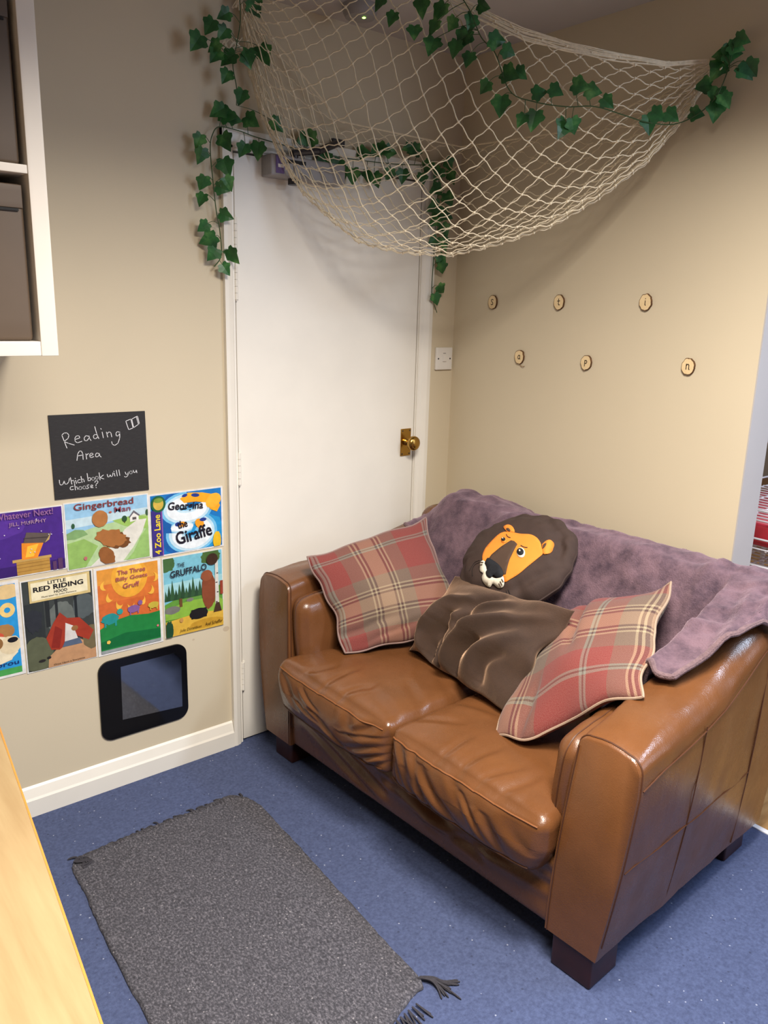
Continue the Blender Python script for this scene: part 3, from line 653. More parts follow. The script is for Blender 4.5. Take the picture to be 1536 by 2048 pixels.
# ------------------------------------------------------------------ sofa
A_S = radians(2.6); P0 = Vector((-.938, -.126, 0))
eu = Vector((sin(A_S), -cos(A_S), 0)); ev = Vector((cos(A_S), sin(A_S), 0))
def W(u, v, z):
    z = z*(1+.075*(1-u/1.352)*(1-.7*sm(.56, .80, z))) if z > .02 else z
    return tuple(P0+eu*u+ev*v+Vector((0, 0, z)))
SL, SD, ZB = 1.352, .85, .09; AW = .145
HKL = [(0, .615), (.1, .63), (.2, .638), (.3, .645), (.4, .655), (.5, .675), (.6, .71), (.7, .74), (.9, .75)]
HK = [(0, .615), (.1, .642), (.2, .658), (.3, .675), (.4, .698), (.5, .738), (.6, .785), (.7, .80), (.9, .80)]
sofa = thing('sofa', W(.676, .42, 0), 'tan brown leather two-seat sofa with wrinkled cushions against the right wall', 'sofa')
def arm_profile(v, side=1):
    """inner-bottom over the top to outer-bottom, as (e, z): e from the inner side outwards"""
    h = pl(HK if side > 0 else HKL, v); out = []
    kf = 1-.5*sm(.2, .8, v); fl = lambda z: max(0, (z-ZB)/.52)*kf
    fi, fo = (.030, .048) if side > 0 else (.052, .078)
    for k in range(9): z = ZB+(h-.035-ZB)*k/8; out.append((fi*fl(z)**1.5, z))
    r = .030; cx = out[-1][0]+r
    for k in range(1, 7): t = pi-pi/2*k/6; out.append((cx+r*cos(t), h-.035+r*sin(t)))
    eo = AW+fo*fl(h-.06)
    r2 = .036+.036*sm(0, .3, v); a = out[-1][0]; b = eo-r2
    for k in range(1, 5): f = k/4; out.append((a+(b-a)*f, h-.005+.006*sin(pi*f)))
    for k in range(1, 9): t = pi/2-pi/2*k/8; out.append((b+r2*cos(t), h-.005-r2+r2*sin(t)))
    for k in range(1, 13): z = h-.005-r2-(h-.005-r2-ZB)*k/12; out.append((AW+fo*fl(z)+.010*sin(pi*(z-ZB)/(h-ZB)), z))
    return out
def arm_pt(side, e, v, z):
    lean = .03*max(0, (z-ZB)/.52)**2*max(0, 1-v/.3)
    u = (SL-AW+e) if side > 0 else (AW-e)
    return W(u, v+lean, z)
for side in (-1, 1):
    q = MB(); rows = []; vv = [.0, .004, .012, .04]+[.04+.76*k/36 for k in range(1, 37)]+[.84, .847, .85]
    for v in vv:
        pr = arm_profile(v, side); c = (AW/2+.02, .36); row = []
        ins = {0: .985, 1: .995}.get(vv.index(v), 1.0)
        if v >= .847: ins = .99
        for e, z in pr:
            wob = .0035*nz(v*9, z*9, side*3+e*20)+.002*nz(v*26, z*26, e*40)
            e2 = c[0]+(e-c[0])*ins; z2 = c[1]+(z-c[1])*ins if z > ZB+.001 else z
            if v > .03: e2 += wob*(1 if e > c[0] else -1); z2 += wob*(1 if z > .5 else 0)
            row.append(arm_pt(side, e2, v, z2))
        rows.append(row)
    n = len(rows[0]); vs = [p for r in rows for p in r]
    fs = [(i*n+j, i*n+j+1, (i+1)*n+j+1, (i+1)*n+j) for i in range(len(rows)-1) for j in range(n-1)]
    fs += [((i+1)*n, (i+1)*n+n-1, i*n+n-1, i*n) for i in range(len(rows)-1)]
    fs += [tuple(range(n)), tuple(reversed(range((len(rows)-1)*n, len(rows)*n)))]
    q.add(vs, fs); arm = q.build('arm', M['leather'], sofa, angle=50)
    # seams around the front panel
    pr = arm_profile(.012, side)
    q = MB(); q.tube([arm_pt(side, e, .010, z) for e, z in pr[1:-1]], .0022, 5)
    q.tube([arm_pt(side, e*.9+.008, -.001, z) for e, z in pr[0:9]], .0013, 5)
    # side panel seams
    HS = HK if side > 0 else HKL
    def outer(v, z): return arm_pt(side, AW+(.048 if side > 0 else .078)*(1-.5*sm(.2, .8, v))*max(0, (z-ZB)/.52)+.010*sin(pi*max(0, (z-ZB))/(pl(HS, v)-ZB))+.0005, v, z)
    q.tube([outer(.02+.8*k/30, pl(HS, .02+.8*k/30)-.078) for k in range(31)], .0016, 5)
    q.tube([outer(.02+.63*k/20, .335+.012*sin(k)*.2) for k in range(21)], .0014, 5)
    q.tube([outer(.30+.0*k, .10+(pl(HS, .3)-.165)*k/12) for k in range(13)], .0014, 5)
    q.tube([outer(.66-.02*k/12, .10+(pl(HS, .66)-.165)*k/12) for k in range(13)], .0018, 5)
    s_ = q.build('stitching', M['seam'], arm)
# inner arm pads
for side in (-1, 1):
    u0, u1 = (AW-.012, AW+.066) if side < 0 else (SL-AW-.066, SL-AW+.012)
    def dp(P, t, d, side=side):
        u, v, z = P; k = (1-t[1]**2)*(1-t[2]**2)
        s_in = -side
        if t[0]*s_in > 0: u += s_in*(.014*k+.005*ridge(v*10, z*16, 3)*k)
        u += side*(.03 if side > 0 else .055)*max(0, (z-ZB)/.52)**1.5
        if t[2] > .2: z += (pl(HK if side > 0 else HKL, v)-.615)*.75*sm(.2, 1, t[2])
        if t[1] < 0: v -= .010*(1-t[2]**2)*(1-t[0]**2)
        z += .003*nz(v*20, u*30, 5); return Vector((u, v, z))
    q = MB(); idx, L_ = q.soft((u0, .035, .335), (u1, .64, .562), .036, (5, 26, 12), tf=W, disp=dp)
    pad = q.build('arm_pad', M['leather'], sofa, angle=80)
    q2 = MB(); col_i = L_[0]-3 if side < 0 else 3
    q2.tube([q.v[idx[(col_i, 0, k)]] for k in range(0, L_[2]+1)]+[q.v[idx[(col_i, j, L_[2])]] for j in range(1, L_[1]-4)], .0022, 5); q2.build('piping', M['seam'], pad)
def groove(x, y, ln, wd):
    """soft pulled fold beside a line from (x0,y0) to (x1,y1): valley with a raised lip"""
    x0, y0, x1, y1 = ln; dx, dy = x1-x0, y1-y0; L2 = dx*dx+dy*dy
    t = ((x-x0)*dx+(y-y0)*dy)/L2; tt = max(0, min(1, t))
    ox, oy = x-x0-dx*tt, y-y0-dy*tt; d = math.hypot(ox, oy)*(1 if ox*dy-oy*dx > 0 else -1)+wd*.8*sin(2.5*tt+x0*5)
    if t < 0 or t > 1: d = math.copysign(abs(d), d)
    f = math.exp(-(d/wd)**2)-.6*math.exp(-((d-1.7*wd)/(1.2*wd))**2)
    return f*(.25+.75*sin(pi*min(1, max(0, .12+.8*tt))))*math.exp(-((max(0, -t)+max(0, t-1))*math.sqrt(L2)/wd)**2)
# base with slumped leather front
def dbase(P, t, d):
    u, v, z = P
    if t[1] < -.5:
        sag = sin(pi*min(1, max(0, (u-.1)/1.15))); e2 = 1-t[2]**4
        v += -.016*sag*(1-t[2]**2) + .010*nz(u*2.2, z*9, 1.0)*e2
        # long swags that hang from the ends towards the middle
        swag = z-.10*sag*0 + .09*(u-.68)**2
        for ln, dp_ in (((.16, .235, .62, .150), .014), ((.20, .20, .56, .118), .010), ((.62, .20, 1.20, .205), .012), ((.58, .245, 1.0, .165), .012), ((1.2, .235, .8, .15), .010), ((.3, .26, .5, .215), .008)):
            v += e2*dp_*groove(u, z, ln, .014)
    return Vector((u, v, z))
q = MB(); q.soft((AW-.02, .012, ZB), (SL-AW+.02, .80, .275), .015, (90, 6, 26), tf=W, disp=dbase); q.build('base', M['leather'], sofa, angle=70)
# seat cushions
FRONT = [[(.97, .45, .30, -.05), (.98, .12, .42, -.42), (.98, -.22, .50, -.72), (.92, .78, .58, .36), (-.62, .15, .10, -.32), (-.42, .62, -.12, .15), (-.86, .55, -.5, -.25), (.99, -.5, .7, -.85), (.3, .75, .5, .3), (-.2, .1, .3, -.6)],
         [(-.97, .55, -.62, -.75), (-.84, .72, -.40, -.30), (-.55, .85, -.28, -.72), (-.36, .55, .02, -.62), (-.05, .85, .10, .1), (.12, .5, .52, -.60), (.40, .30, .74, -.62), (-.95, .1, -.85, -.7), (.75, .6, .9, -.2), (-.7, .1, -.4, -.85)]]
TOPS = [[(.95, -.9, .35, -.72), (.97, -.6, .5, -.35), (-.2, -.97, -.1, -.62), (.2, -.97, .3, -.7), (-.6, -.95, -.4, -.7), (-.9, -.5, -.4, -.2), (.9, -.2, .2, .1)],
        [(-.96, -.8, -.5, -.5), (-.3, -.97, -.22, -.66), (.02, -.97, .10, -.6), (.30, -.97, .42, -.62), (.55, -.96, .60, -.6), (.9, -.7, .5, -.3), (.95, -.3, .35, .1), (-.9, -.3, -.3, -.1)]]
for k in range(2):
    u0 = AW+.012 if k == 0 else .679; u1 = .673 if k == 0 else SL-AW-.012
    def dseat(P, t, d, k=k, u0=u0, u1=u1):
        u, v, z = P; tx, ty, tz = t
        edge = (1-tx**4); ax = abs(tx)
        if tz > 0:
            z += .022*edge*(1-ty**4)*tz - .004
            z += tz*edge*.004*nz(u*7+k*3, v*5, 1.3+k)
            for ln in TOPS[k]: z -= tz*.0055*groove(tx, ty, ln, .05)
        if ty < -.5:
            fr = sm(-.5, -1, ty); e2 = (1-tz**6)
            v -= fr*(.030*(1-tx**4)*(1-tz**2))
            for q_, ln in enumerate(FRONT[k]): v += fr*e2*(.0045+.005*((q_*5) % 4)/3)*groove(tx, tz, ln, .045+.04*((q_*3) % 5)/4)
            v += fr*e2*.004*nz(u*14, z*10, k+4)
            z -= fr*.012*edge*(1-tz**2)*sm(.3, -1, tz)
        side = tx if k == 0 else -tx
        if side > .8 and ty < -.3: v += .012*sm(.8, 1, side)*(1-tz**2)*sm(-.3, -.9, ty)
        if side < -.6 and ty < -.5: u -= (1 if k == 0 else -1)*.024*sm(-.6, -1, side)*sm(-.5, -.95, ty)*sm(-1, 0, tz)
        u += .003*nz(v*7, z*12, k+2)*(1-ty**2)*ax
        return Vector((u, v, z))
    q = MB(); idx, L_ = q.soft((u0, -.045, .240), (u1, .60, .402), .030, (90, 46, 34), tf=W, disp=dseat)
    seat = q.build('seat_cushion', M['leather'], sofa, angle=80)
    for kk in (L_[2]-2, 2):
        q2 = MB(); q2.tube([Vector(q.v[idx[(i, 0, kk)]])+(-ev*.0005) for i in range(2, L_[0]-1)], .0024, 6); q2.build('piping', M['seam'] if kk == 2 else M['thread'], seat)
# back frame and cushions (mostly under the throw)
def dback(P, t, d):
    u, v, z = P; v += .07*(z-.45)/.4 if t[1] < 0 else 0; return Vector((u, v, z))
q = MB(); q.soft((.02, .62, ZB), (SL-.02, .845, .80), .05, (30, 6, 14), tf=W, disp=dback); q.build('backrest', M['leather'], sofa, angle=80)
for k in range(2):
    u0 = AW+.01 if k == 0 else .68; u1 = .672 if k == 0 else SL-AW-.01
    def dbc(P, t, d):
        u, v, z = P; v += .42*(z-.40); 
        if t[1] < 0: v -= .012*(1-t[0]**2)*(1-t[2]**2)
        return Vector((u, v, z))
    q = MB(); q.soft((u0, .535, .395), (u1, .64, .765), .04, (14, 6, 12), tf=W, disp=dbc); q.build('back_cushion', M['leather'], sofa, angle=80)
# feet
for u0, v0, sz in ((1.228, .006, .112), (.012, .03, .10), (1.228, .70, .10), (.012, .70, .10)):
    q = MB(); q.soft((u0, v0, 0), (u0+sz, v0+.115, ZB+.004), .006, (3, 3, 3), tf=W); q.build('foot', M['foot'], sofa)

# ------------------------------------------------------------------ throw over the back and the right arm
def smax(a, b, k=.05):
    h = max(0, min(1, .5+.5*(a-b)/k)); return b+(a-b)*h+k*h*(1-h)
def sofa_top(u, v):
    zb = .43+.40*sm(.50, .715, v)-.03*sm(.78, .86, v)
    zb -= .10*sm(.17, .03, u)
    h = pl(HK, v)+.006
    ar = sm(SL-AW-.035, SL-AW+.04, u); za = .40+(h-.40)*ar-.35*sm(SL+.02, SL+.085, u)
    al = sm(AW+.035, AW-.04, u); zl = .40+(pl(HKL, v)+.006-.40)*al-.35*sm(-.02, -.085, u)
    return smax(smax(zb, za, .06), zl, .06)
VF = [(0, .60), (.12, .56), (.3, .475), (1.0, .47), (1.14, .40), (1.20, .33), (1.27, .275), (1.31, .285), (1.328, .36), (1.345, .405), (1.365, .45), (1.378, .54), (1.39, .62), (1.44, .68)]
NU, NV = 190, 84
def throw_pt(i, j):
    u = .055+1.363*i/NU; t = j/NV; vf = pl(VF, u)+.010*nz(u*9, 1)+.006*nz(u*25, 4); v = vf+(.842-vf)*t
    z = sofa_top(u, v)
    f = .016*max(0, nz(u*5-v*3, v*5+u*2, 2.0))+.010*max(0, nz(u*9+v*4, v*8, 5))+.004*nz(u*24, v*20, 1)
    # folds fanning over the arm corner
    g = sm(1.02, 1.2, u)*sm(.90, .62, v)
    f += g*(.030*max(0, 1-abs(nz((u*.9+v*.5)*5.5, (u-v)*2.2, 3))*2.6)**2)
    f += .022*max(0, 1-abs((u-1.335)-(.56-v)*.18)/.03)**1.0*sm(1.1, 1.2, u)*sm(.74, .62, v)
    f += .016*max(0, 1-abs((v-.47)-(u-1.20)*.25)/.028)*sm(1.12, 1.2, u)*sm(1.36, 1.30, u)
    # creases along the top and swags down the back
    f += .012*max(0, 1-abs(nz(u*3.2, v*11-u*2.5, 8))*3)**2*sm(.5, .62, v)
    f += .006*sm(.08, 0, t)*(.5+nz(u*18, 2))
    # ruck on the left end of the back
    f += .022*math.exp(-((u-.20)/.05)**2-((v-.78)/.05)**2)+.012*math.exp(-((u-.30)/.03)**2-((v-.80)/.06)**2)
    return W(u, v, z+.015+f)
q = MB(); P = [[throw_pt(i, j) for j in range(NV+1)] for i in range(NU+1)]
n = NV+1
q.add([p for r in P for p in r], [(i*n+j, (i+1)*n+j, (i+1)*n+j+1, i*n+j+1) for i in range(NU) for j in range(NV)])
thr = thing('throw_blanket', W(.7, .65, .45), 'mauve plush throw blanket draped over the sofa back and right arm', 'blanket')
tb = q.build('throw_cloth', M['blanket'], thr, angle=180, fix=False)
sd = tb.modifiers.new('thickness', 'SOLIDIFY'); sd.thickness = .010; sd.offset = 0
q = MB(); q.tube([Vector(P[i][0])+Vector((0, 0, -.001)) for i in range(NU+1)], [.008+.0015*nz(i*.4, 3) for i in range(NU+1)], 8); q.build('hem', M['hem'], thr)

# ------------------------------------------------------------------ cushions
def cushion(root, bl, br, tr, tl, thick, mat, pip, disp=None, N=44, pinch=.05, side=1, uvs=(1, 1, 0, 0), prof=.5, name='cushion_cover', wave=.035, seed=1, warp=None):
    bl, br, tr, tl = map(Vector, (bl, br, tr, tl))
    nrm = ((br-bl).cross(tl-bl)+(tl-tr).cross(br-tr)).normalized()*side
    def base(a, b):
        # edges drawn in between the corners
        a2 = .5+(a-.5)*(1-pinch*(1-(2*b-1)**2)); b2 = .5+(b-.5)*(1-pinch*(1-(2*a-1)**2))
        a2 += wave*nz(b*4, 3, seed)*(2*abs(a-.5))**3; b2 += wave*nz(a*4, 9, seed)*(2*abs(b-.5))**3
        return bl*(1-a2)*(1-b2)+br*a2*(1-b2)+tr*a2*b2+tl*(1-a2)*b2+nrm*(wave*.5*nz(a*3, b*3, seed+5)*max(2*abs(a-.5), 2*abs(b-.5))**2)
    base0 = base
    if warp:
        def base(a, b): return base0(a, b)+warp(a, b)
    q = MB(); vs = []; uvl = []; idx = {}
    for sgn_ in (1, -1):
        for i in range(N+1):
            for j in range(N+1):
                rim = i in (0, N) or j in (0, N)
                if sgn_ < 0 and rim: idx[(-1, i, j)] = idx[(1, i, j)]; continue
                # denser rows near the rim
                a = .5-.5*cos(pi*i/N)*.55-.45*(.5-i/N); b = .5-.5*cos(pi*j/N)*.55-.45*(.5-j/N)
                p = base(a, b); k = (max(0, sin(pi*a))*max(0, sin(pi*b)))**prof
                h = thick/2*k*sgn_
                if disp: h += disp(a, b, sgn_)*k**.5
                idx[(sgn_, i, j)] = len(vs); vs.append(p+nrm*h); uvl.append((uvs[2]+a*uvs[0], uvs[3]+b*uvs[1]))
    fs = []
    for sgn_ in (1, -1):
        for i in range(N):
            for j in range(N):
                f = [idx[(sgn_, i, j)], idx[(sgn_, i+1, j)], idx[(sgn_, i+1, j+1)], idx[(sgn_, i, j+1)]]
                fs.append(tuple(f if sgn_ > 0 else f[::-1]))
    q.add(vs, fs, 0, uvl); cv = q.build(name, mat, root, angle=180)
    if pip:
        ring = [(i, 0) for i in range(N)]+[(N, j) for j in range(N)]+[(N-i, N) for i in range(N)]+[(0, N-j) for j in range(N)]
        q = MB(); q.tube([vs[idx[(1, i, j)]] for i, j in ring], .0036, 6, closed=True); q.build('piping', pip, root)
    return nrm, base
c1 = thing('scatter_cushion', (-.56, -.32, .41), 'red and cream tartan cushion leaning on the left arm of the sofa', 'cushion', 'tartan cushions on the sofa')
cushion(c1, (-.805, -.402, .450), (-.447, -.588, .485), (-.350, -.266, .810), (-.830, -.217, .732), .15, M['plaid'], M['piping'],
        lambda a, b, s: s*(.012*nz(a*3, b*3, 1)-.026*max(0, 1-abs(b-.16-.10*a-.03*nz(a*4, 2))/.05)*sm(.62, .2, a)-.012*max(0, 1-abs(b-.07-.2*(a-.3))/.03)*sm(.1, .3, a)), uvs=(1.08, 1.12, .085, .085), seed=3)
c2 = thing('scatter_cushion', (-.53, -1.1, .42), 'red and cream tartan cushion slumped beside the right arm of the sofa', 'cushion', 'tartan cushions on the sofa')
cushion(c2, (-.748, -1.018, .425), (-.675, -1.400, .668), (-.300, -1.220, .826), (-.375, -.86, .62), .13, M['plaid'], M['piping_tan'],
        lambda a, b, s: s*(.012*nz(a*3, b*3, 7)-.030*max(0, 1-abs(a-.52+.10*b-.03*nz(b*4, 2))/.06)*sm(.3, .75, b)-.024*max(0, 1-abs(a-.20-.25*b)/.045)*sm(.4, .1, b)), uvs=(1.0, 1.0, .49, -.14), seed=8, wave=.05, warp=lambda a, b: Vector((-.026, -.018, -.040))*math.exp(-((a-.26)/.2)**2)*(1-b)**2)
c3 = thing('scatter_cushion', (-.55, -.72, .42), 'crumpled dark brown velvet cushion in the middle of the sofa seat', 'cushion')
def crease(a, b, a0, b0, a1, b1, wd):
    """distance falloff to a curved fold line"""
    dx, dy = a1-a0, b1-b0; L2 = dx*dx+dy*dy; t = max(0, min(1, ((a-a0)*dx+(b-b0)*dy)/L2))
    d = math.hypot(a-a0-dx*t+.05*sin(pi*t), b-b0-dy*t); return math.exp(-1.6*(d/wd)**2)*(.35+.65*sin(pi*min(1, t*.8+.15)))
def vel(a, b, s):
    f = .010*nz(a*3, b*3, 4)
    for a0, b0, a1, b1, wd, h in ((.14, .05, .24, .72, .07, .030), (.25, .0, .27, .55, .045, -.024), (.34, .04, .30, .5, .05, -.026), (.30, .45, .62, .90, .05, .018), (.42, .06, .70, .74, .07, .030), (.50, .04, .60, .42, .045, -.030), (.62, .05, .84, .62, .07, .020), (.40, .5, .52, .92, .05, -.020), (.74, .1, .80, .4, .05, -.014), (.22, .08, .2, .4, .05, -.03), (.52, .5, .9, .86, .06, .012), (.1, .5, .34, .8, .05, .016)):
        f += 2.1*h*crease(a, b, a0, b0, a1, b1, wd)
    f += .006*ridge(a*9+b*3, b*3, 3)*sm(.5, .1, b)
    return s*f*(1.0 if s > 0 else .2)
cushion(c3, (-.619, -.504, .447), (-.672, -.985, .446), (-.500, -1.058, .735), (-.44, -.52, .675), .13, M['velvet'], None, vel, N=90, pinch=.04, wave=.07, seed=12)
# lion-face cushion
lc = thing('lion_cushion', (-.37, -.73, .62), 'round dark brown cushion with orange lion face leaning on the throw', 'cushion')
CC = Vector((-.335, -.697, .756)); ha = Vector((.058, -.190, .054)); hb = Vector((.108, .085, .102))
na = ha.normalized(); nb = (hb-na*hb.dot(na)).normalized(); nn = na.cross(nb)
if nn.x > 0: nn = -nn
RA, RB = .196, .176; TH = .075
def lion_h(a, b):
    r = min(1, math.hypot(a, b)); return TH*(1-r**2.6)**.55
def lion_pt(a, b, s=1, off=0.0):
    ang = math.atan2(b, a); r = math.hypot(a, b)
    rr = 1.03+.06*nz(cos(ang)*2.2, sin(ang)*2.2, 4)*r**2+.075*nz(cos(ang)*4.2+2, sin(ang)*4.2, 9)*r**4
    h = lion_h(a, b)*s
    if s > 0:
        pk = sm(.55, .95, r); h += pk*(.018*ridge(cos(ang)*4, sin(ang)*4, 2)-.006)*(1-r**4) + .003*nz(a*3, b*3, 1)*(1-r**4)
        for ln in ((.45, .78, .78, .35), (.72, .32, .96, -.10), (-.25, .86, .45, .82), (.25, -.76, .88, -.36), (-.62, -.68, .2, -.82), (.80, .1, .9, -.35), (-.9, -.1, -.72, -.55)): h -= .020*crease(a, b, *ln, .10)*(1-r**8)
    return CC+na*(a*RA*rr)+nb*(b*RB*rr)+nn*(h+off)
q = MB(); NA, NR = 96, 26; vs = []; fs = []
for s in (1, -1):
    for k in range(NR):
        r = sin(pi/2*(k+1)/NR)
        for i in range(NA): vs.append(lion_pt(r*cos(2*pi*i/NA), r*sin(2*pi*i/NA), s))
    vs.append(lion_pt(0, 0, s))
off = NR*NA+1
for s, b in ((1, 0), (-1, off)):
    for k in range(NR-1):
        for i in range(NA): fs.append((b+k*NA+i, b+k*NA+(i+1) % NA, b+(k+1)*NA+(i+1) % NA, b+(k+1)*NA+i))
    for i in range(NA): fs.append((b+i, b+(i+1) % NA, b+NR*NA))
for i in range(NA): fs.append(((NR-1)*NA+i, (NR-1)*NA+(i+1) % NA, off+(NR-1)*NA+(i+1) % NA, off+(NR-1)*NA+i))
q.add(vs, fs); q.build('cushion_cover', M['mane'], lc, angle=180)
# face pieces: outlines in the cushion's own (a,b) frame, laid on the curved front
def felt(name, pts, mat, lift, thick=.002):
    """curved felt patch: fine triangulated copy of the outline draped on the cushion"""
    import bmesh
    bm = bmesh.new(); vv = [bm.verts.new((a, b, 0)) for a, b in pts]; bm.faces.new(vv)
    bmesh.ops.triangulate(bm, faces=bm.faces[:])
    for _ in range(3):
        es = [e for e in bm.edges if e.calc_length() > .09]
        if not es: break
        bmesh.ops.subdivide_edges(bm, edges=es, cuts=1); bmesh.ops.triangulate(bm, faces=[f for f in bm.faces if len(f.verts) > 3])
    q = MB(); bm.verts.index_update()
    q.add([lion_pt(v.co.x, v.co.y, 1, lift) for v in bm.verts], [tuple(v.index for v in f.verts) for f in bm.faces]); bm.free()
    o = q.build(name, mat, lc, angle=180, fix=False)
    s = o.modifiers.new('felt', 'SOLIDIFY'); s.thickness = thick; s.offset = 0; return o
def LM(p):
    # drawing grid of the face -> the cushion's own (a, b) frame
    x, y = p[0]-599, p[1]-445
    return (.0017694*x+.0004634*y, -.0002106*x-.0023803*y)
def fcs(pts): return [LM(p) for p in pts]
def smooth2(pts, k=5): return [(p.x, p.y) for p in catmull([(a, b, 0) for a, b in list(pts)+[pts[0]]], k)[:-1]]
FACE = [(335, 565), (340, 500), (385, 420), (470, 340), (540, 300), (620, 298), (720, 315), (820, 318), (880, 345), (915, 390), (928, 440), (935, 470), (905, 505), (800, 590), (700, 665), (610, 715), (555, 735), (545, 700), (440, 640), (370, 590)]
felt('face', smooth2(fcs(FACE)), M['orange'], .0025)
felt('nose_bridge', fcs([(635, 385), (668, 392), (697, 418), (670, 465), (620, 560), (575, 680), (520, 690), (440, 640), (395, 570), (440, 520), (540, 445)]), M['felt_brown'], .0045)
felt('muzzle', smooth2(fcs([(312, 585), (350, 570), (380, 600), (385, 650), (430, 705), (490, 715), (545, 695), (553, 735), (530, 765), (480, 772), (430, 752), (385, 772), (340, 750), (330, 705), (345, 675), (310, 650)])), M['felt_white'], .0050)
felt('nose', smooth2(fcs([(368, 595), (400, 555), (450, 570), (520, 615), (552, 660), (545, 700), (490, 712), (455, 695), (420, 718), (385, 705), (378, 670), (395, 645)])), M['felt_black'], .0075)
for nm, pts, inner in (('ear', [(580, 290), (545, 250), (548, 225), (590, 215), (635, 240), (660, 275), (662, 302), (620, 298)], [(585, 285), (578, 268), (600, 262), (622, 285), (615, 298)]), ('ear', [(930, 400), (965, 365), (1000, 348), (1022, 365), (1015, 420), (985, 465), (955, 482), (935, 475)], [(935, 440), (945, 405), (968, 388), (965, 410), (945, 435)])):
    e_ = felt(nm, smooth2(fcs(pts)), M['orange'], .0035)
    felt('inner_ear', smooth2(fcs(inner)), M['felt_brown'], .0055)
for (ex, ey), rx, ry in (((557, 378), 22, 20), ((729, 490), 34, 36)):
    felt('eye_white', [LM(p) for p in ell(ex+4, ey+5, rx+6, ry+8, 20)], M['felt_white'] if rx > 30 else M['orange'], .0048)
    felt('eye', [LM(p) for p in ell(ex, ey, rx, ry*.85, 20)], M['felt_black'], .0066)
    felt('eye_glint', [LM(p) for p in ell(ex-4, ey-8, rx*.24, rx*.24, 10)], M['felt_white'], .0082)
def sew(paths, lift=.0035, r=.0011):
    q = MB()
    for pth in paths:
        P_ = catmull([lion_pt(*LM(p), 1, lift) for p in pth], 5); q.tube(P_, r, 5)
    return q
for pth in ([(583, 325), (600, 350), (628, 360)], [(733, 430), (765, 445), (797, 447)]): sew([pth], .005, .0014).build('eyebrow', M['felt_brown'], lc)
for pth in ([(318, 590), (350, 592)], [(306, 612), (340, 610)], [(500, 750), (508, 772)], [(517, 738), (527, 760)], [(535, 722), (548, 742)]): sew([pth], .008, .0016).build('whisker_mark', M['felt_brown'], lc)
for pth in ([(520, 790), (522, 830), (505, 900), (480, 940)], [(548, 780), (556, 830), (552, 880)], [(570, 775), (586, 820), (584, 890)], [(345, 850), (352, 900), (372, 940)], [(305, 578), (250, 590), (215, 630), (210, 690)], [(300, 560), (240, 572), (180, 640)]): sew([pth], .0012, .0012).build('whisker_stitching', M['stitch'], lc)

# ------------------------------------------------------------------ rug
RUG = [(-1.640, -.290), (-1.45, -.285), (-1.30, -.288), (-1.19, -.280), (-1.150, -.296), (-1.118, -.375), (-1.125, -.55), (-1.136, -.75), (-1.150, -.95), (-1.160, -1.10), (-1.168, -1.215), (-1.21, -1.228), (-1.32, -1.262), (-1.45, -1.285), (-1.60, -1.295), (-1.735, -1.295), (-1.728, -1.12), (-1.716, -.93), (-1.703, -.62), (-1.688, -.45), (-1.684, -.340), (-1.668, -.305)]
rug = thing('rug', (-1.42, -.8, 0), 'charcoal grey woven rug with short fringed ends on the blue carpet', 'rug')
ro = [(p.x, p.y) for p in catmull([(x, y, 0) for x, y in RUG+[RUG[0]]], 9)[:-1]]
ro = [(x+.0035*nz(x*60, y*60, 1), y+.0035*nz(x*60, y*60, 6)) for x, y in ro]
q = MB(); cx, cy = -1.42, -.78; rings = []; n = len(ro)
K = 26
for k in range(K+1):
    f = 1-(k/K); z = .009 if k else .002
    rings.append([(cx+(x-cx)*f, cy+(y-cy)*f, max(0, z+.0022*nz((cx+(x-cx)*f)*9, (cy+(y-cy)*f)*9, 3)+.0012*nz((cx+(x-cx)*f)*60, (cy+(y-cy)*f)*60, 8))) for x, y in ro])
    if k == 0: rings.append([(cx+(x-cx)*.994, cy+(y-cy)*.994, .0095) for x, y in ro])
vs = [p for r in rings for p in r]; R_ = len(rings)
q.add(vs, [(i*n+j, i*n+(j+1) % n, (i+1)*n+(j+1) % n, (i+1)*n+j) for i in range(R_-1) for j in range(n)])
q.build('rug_weave', M['rug'], rug, angle=180)
q = MB(); random.seed(11)
for k in range(44):
    f = k/43; x = -1.655+f*.515; y = -.300+.012*sin(f*pi)
    if random.random() < .22: continue
    a = radians(95+random.uniform(-50, 75)); L_ = random.uniform(.014, .036)
    for t in range(random.choice((1, 2, 3))):
        da = a+random.uniform(-.3, .3)
        p = [(x+random.uniform(-.003, .003), y-.012, .008), (x+cos(da)*L_*.4, y+sin(da)*L_*.35, .007), (x+cos(da+.4)*L_, y+sin(da+.4)*L_*.8, .003)]
        q.tube(catmull(p, 3), [.0022]*6+[.0012], 5)
q.build('fringe', M['rug_yarn'], rug); q = MB()
for k in range(40):
    f = k/39; x = -1.72+f*.5; y = -1.29+.055*max(0, f-.45)
    for t in range(2):
        a = radians(-90+random.uniform(-35, 35)); L_ = random.uniform(.02, .05)
        q.tube(catmull([(x, y+.01, .008), (x+cos(a)*L_*.5, y+sin(a)*L_*.5, .006), (x+cos(a)*L_, y+sin(a)*L_, .003)], 3), [.0022]*6+[.0012], 5)
q.build('fringe', M['rug_yarn'], rug)
q = MB()
for k in range(12):
    a = random.uniform(-.35, .35); L_ = random.uniform(.06, .10); b = radians(-62)+a
    p = [(-1.168+random.uniform(-.004, .004), -1.20, .010), (-1.157+cos(b)*.02, -1.205+sin(b)*.02, .013), (-1.157+cos(b)*L_*.6, -1.205+sin(b)*L_*.6+.0, .007), (-1.155+cos(b+a*.8)*L_, -1.205+sin(b+a*.8)*L_, .003)]
    q.tube(catmull(p, 4), [.0024]*12+[.0012], 5)
q.build('corner_tassel', M['rug_yarn'], rug); q = MB()
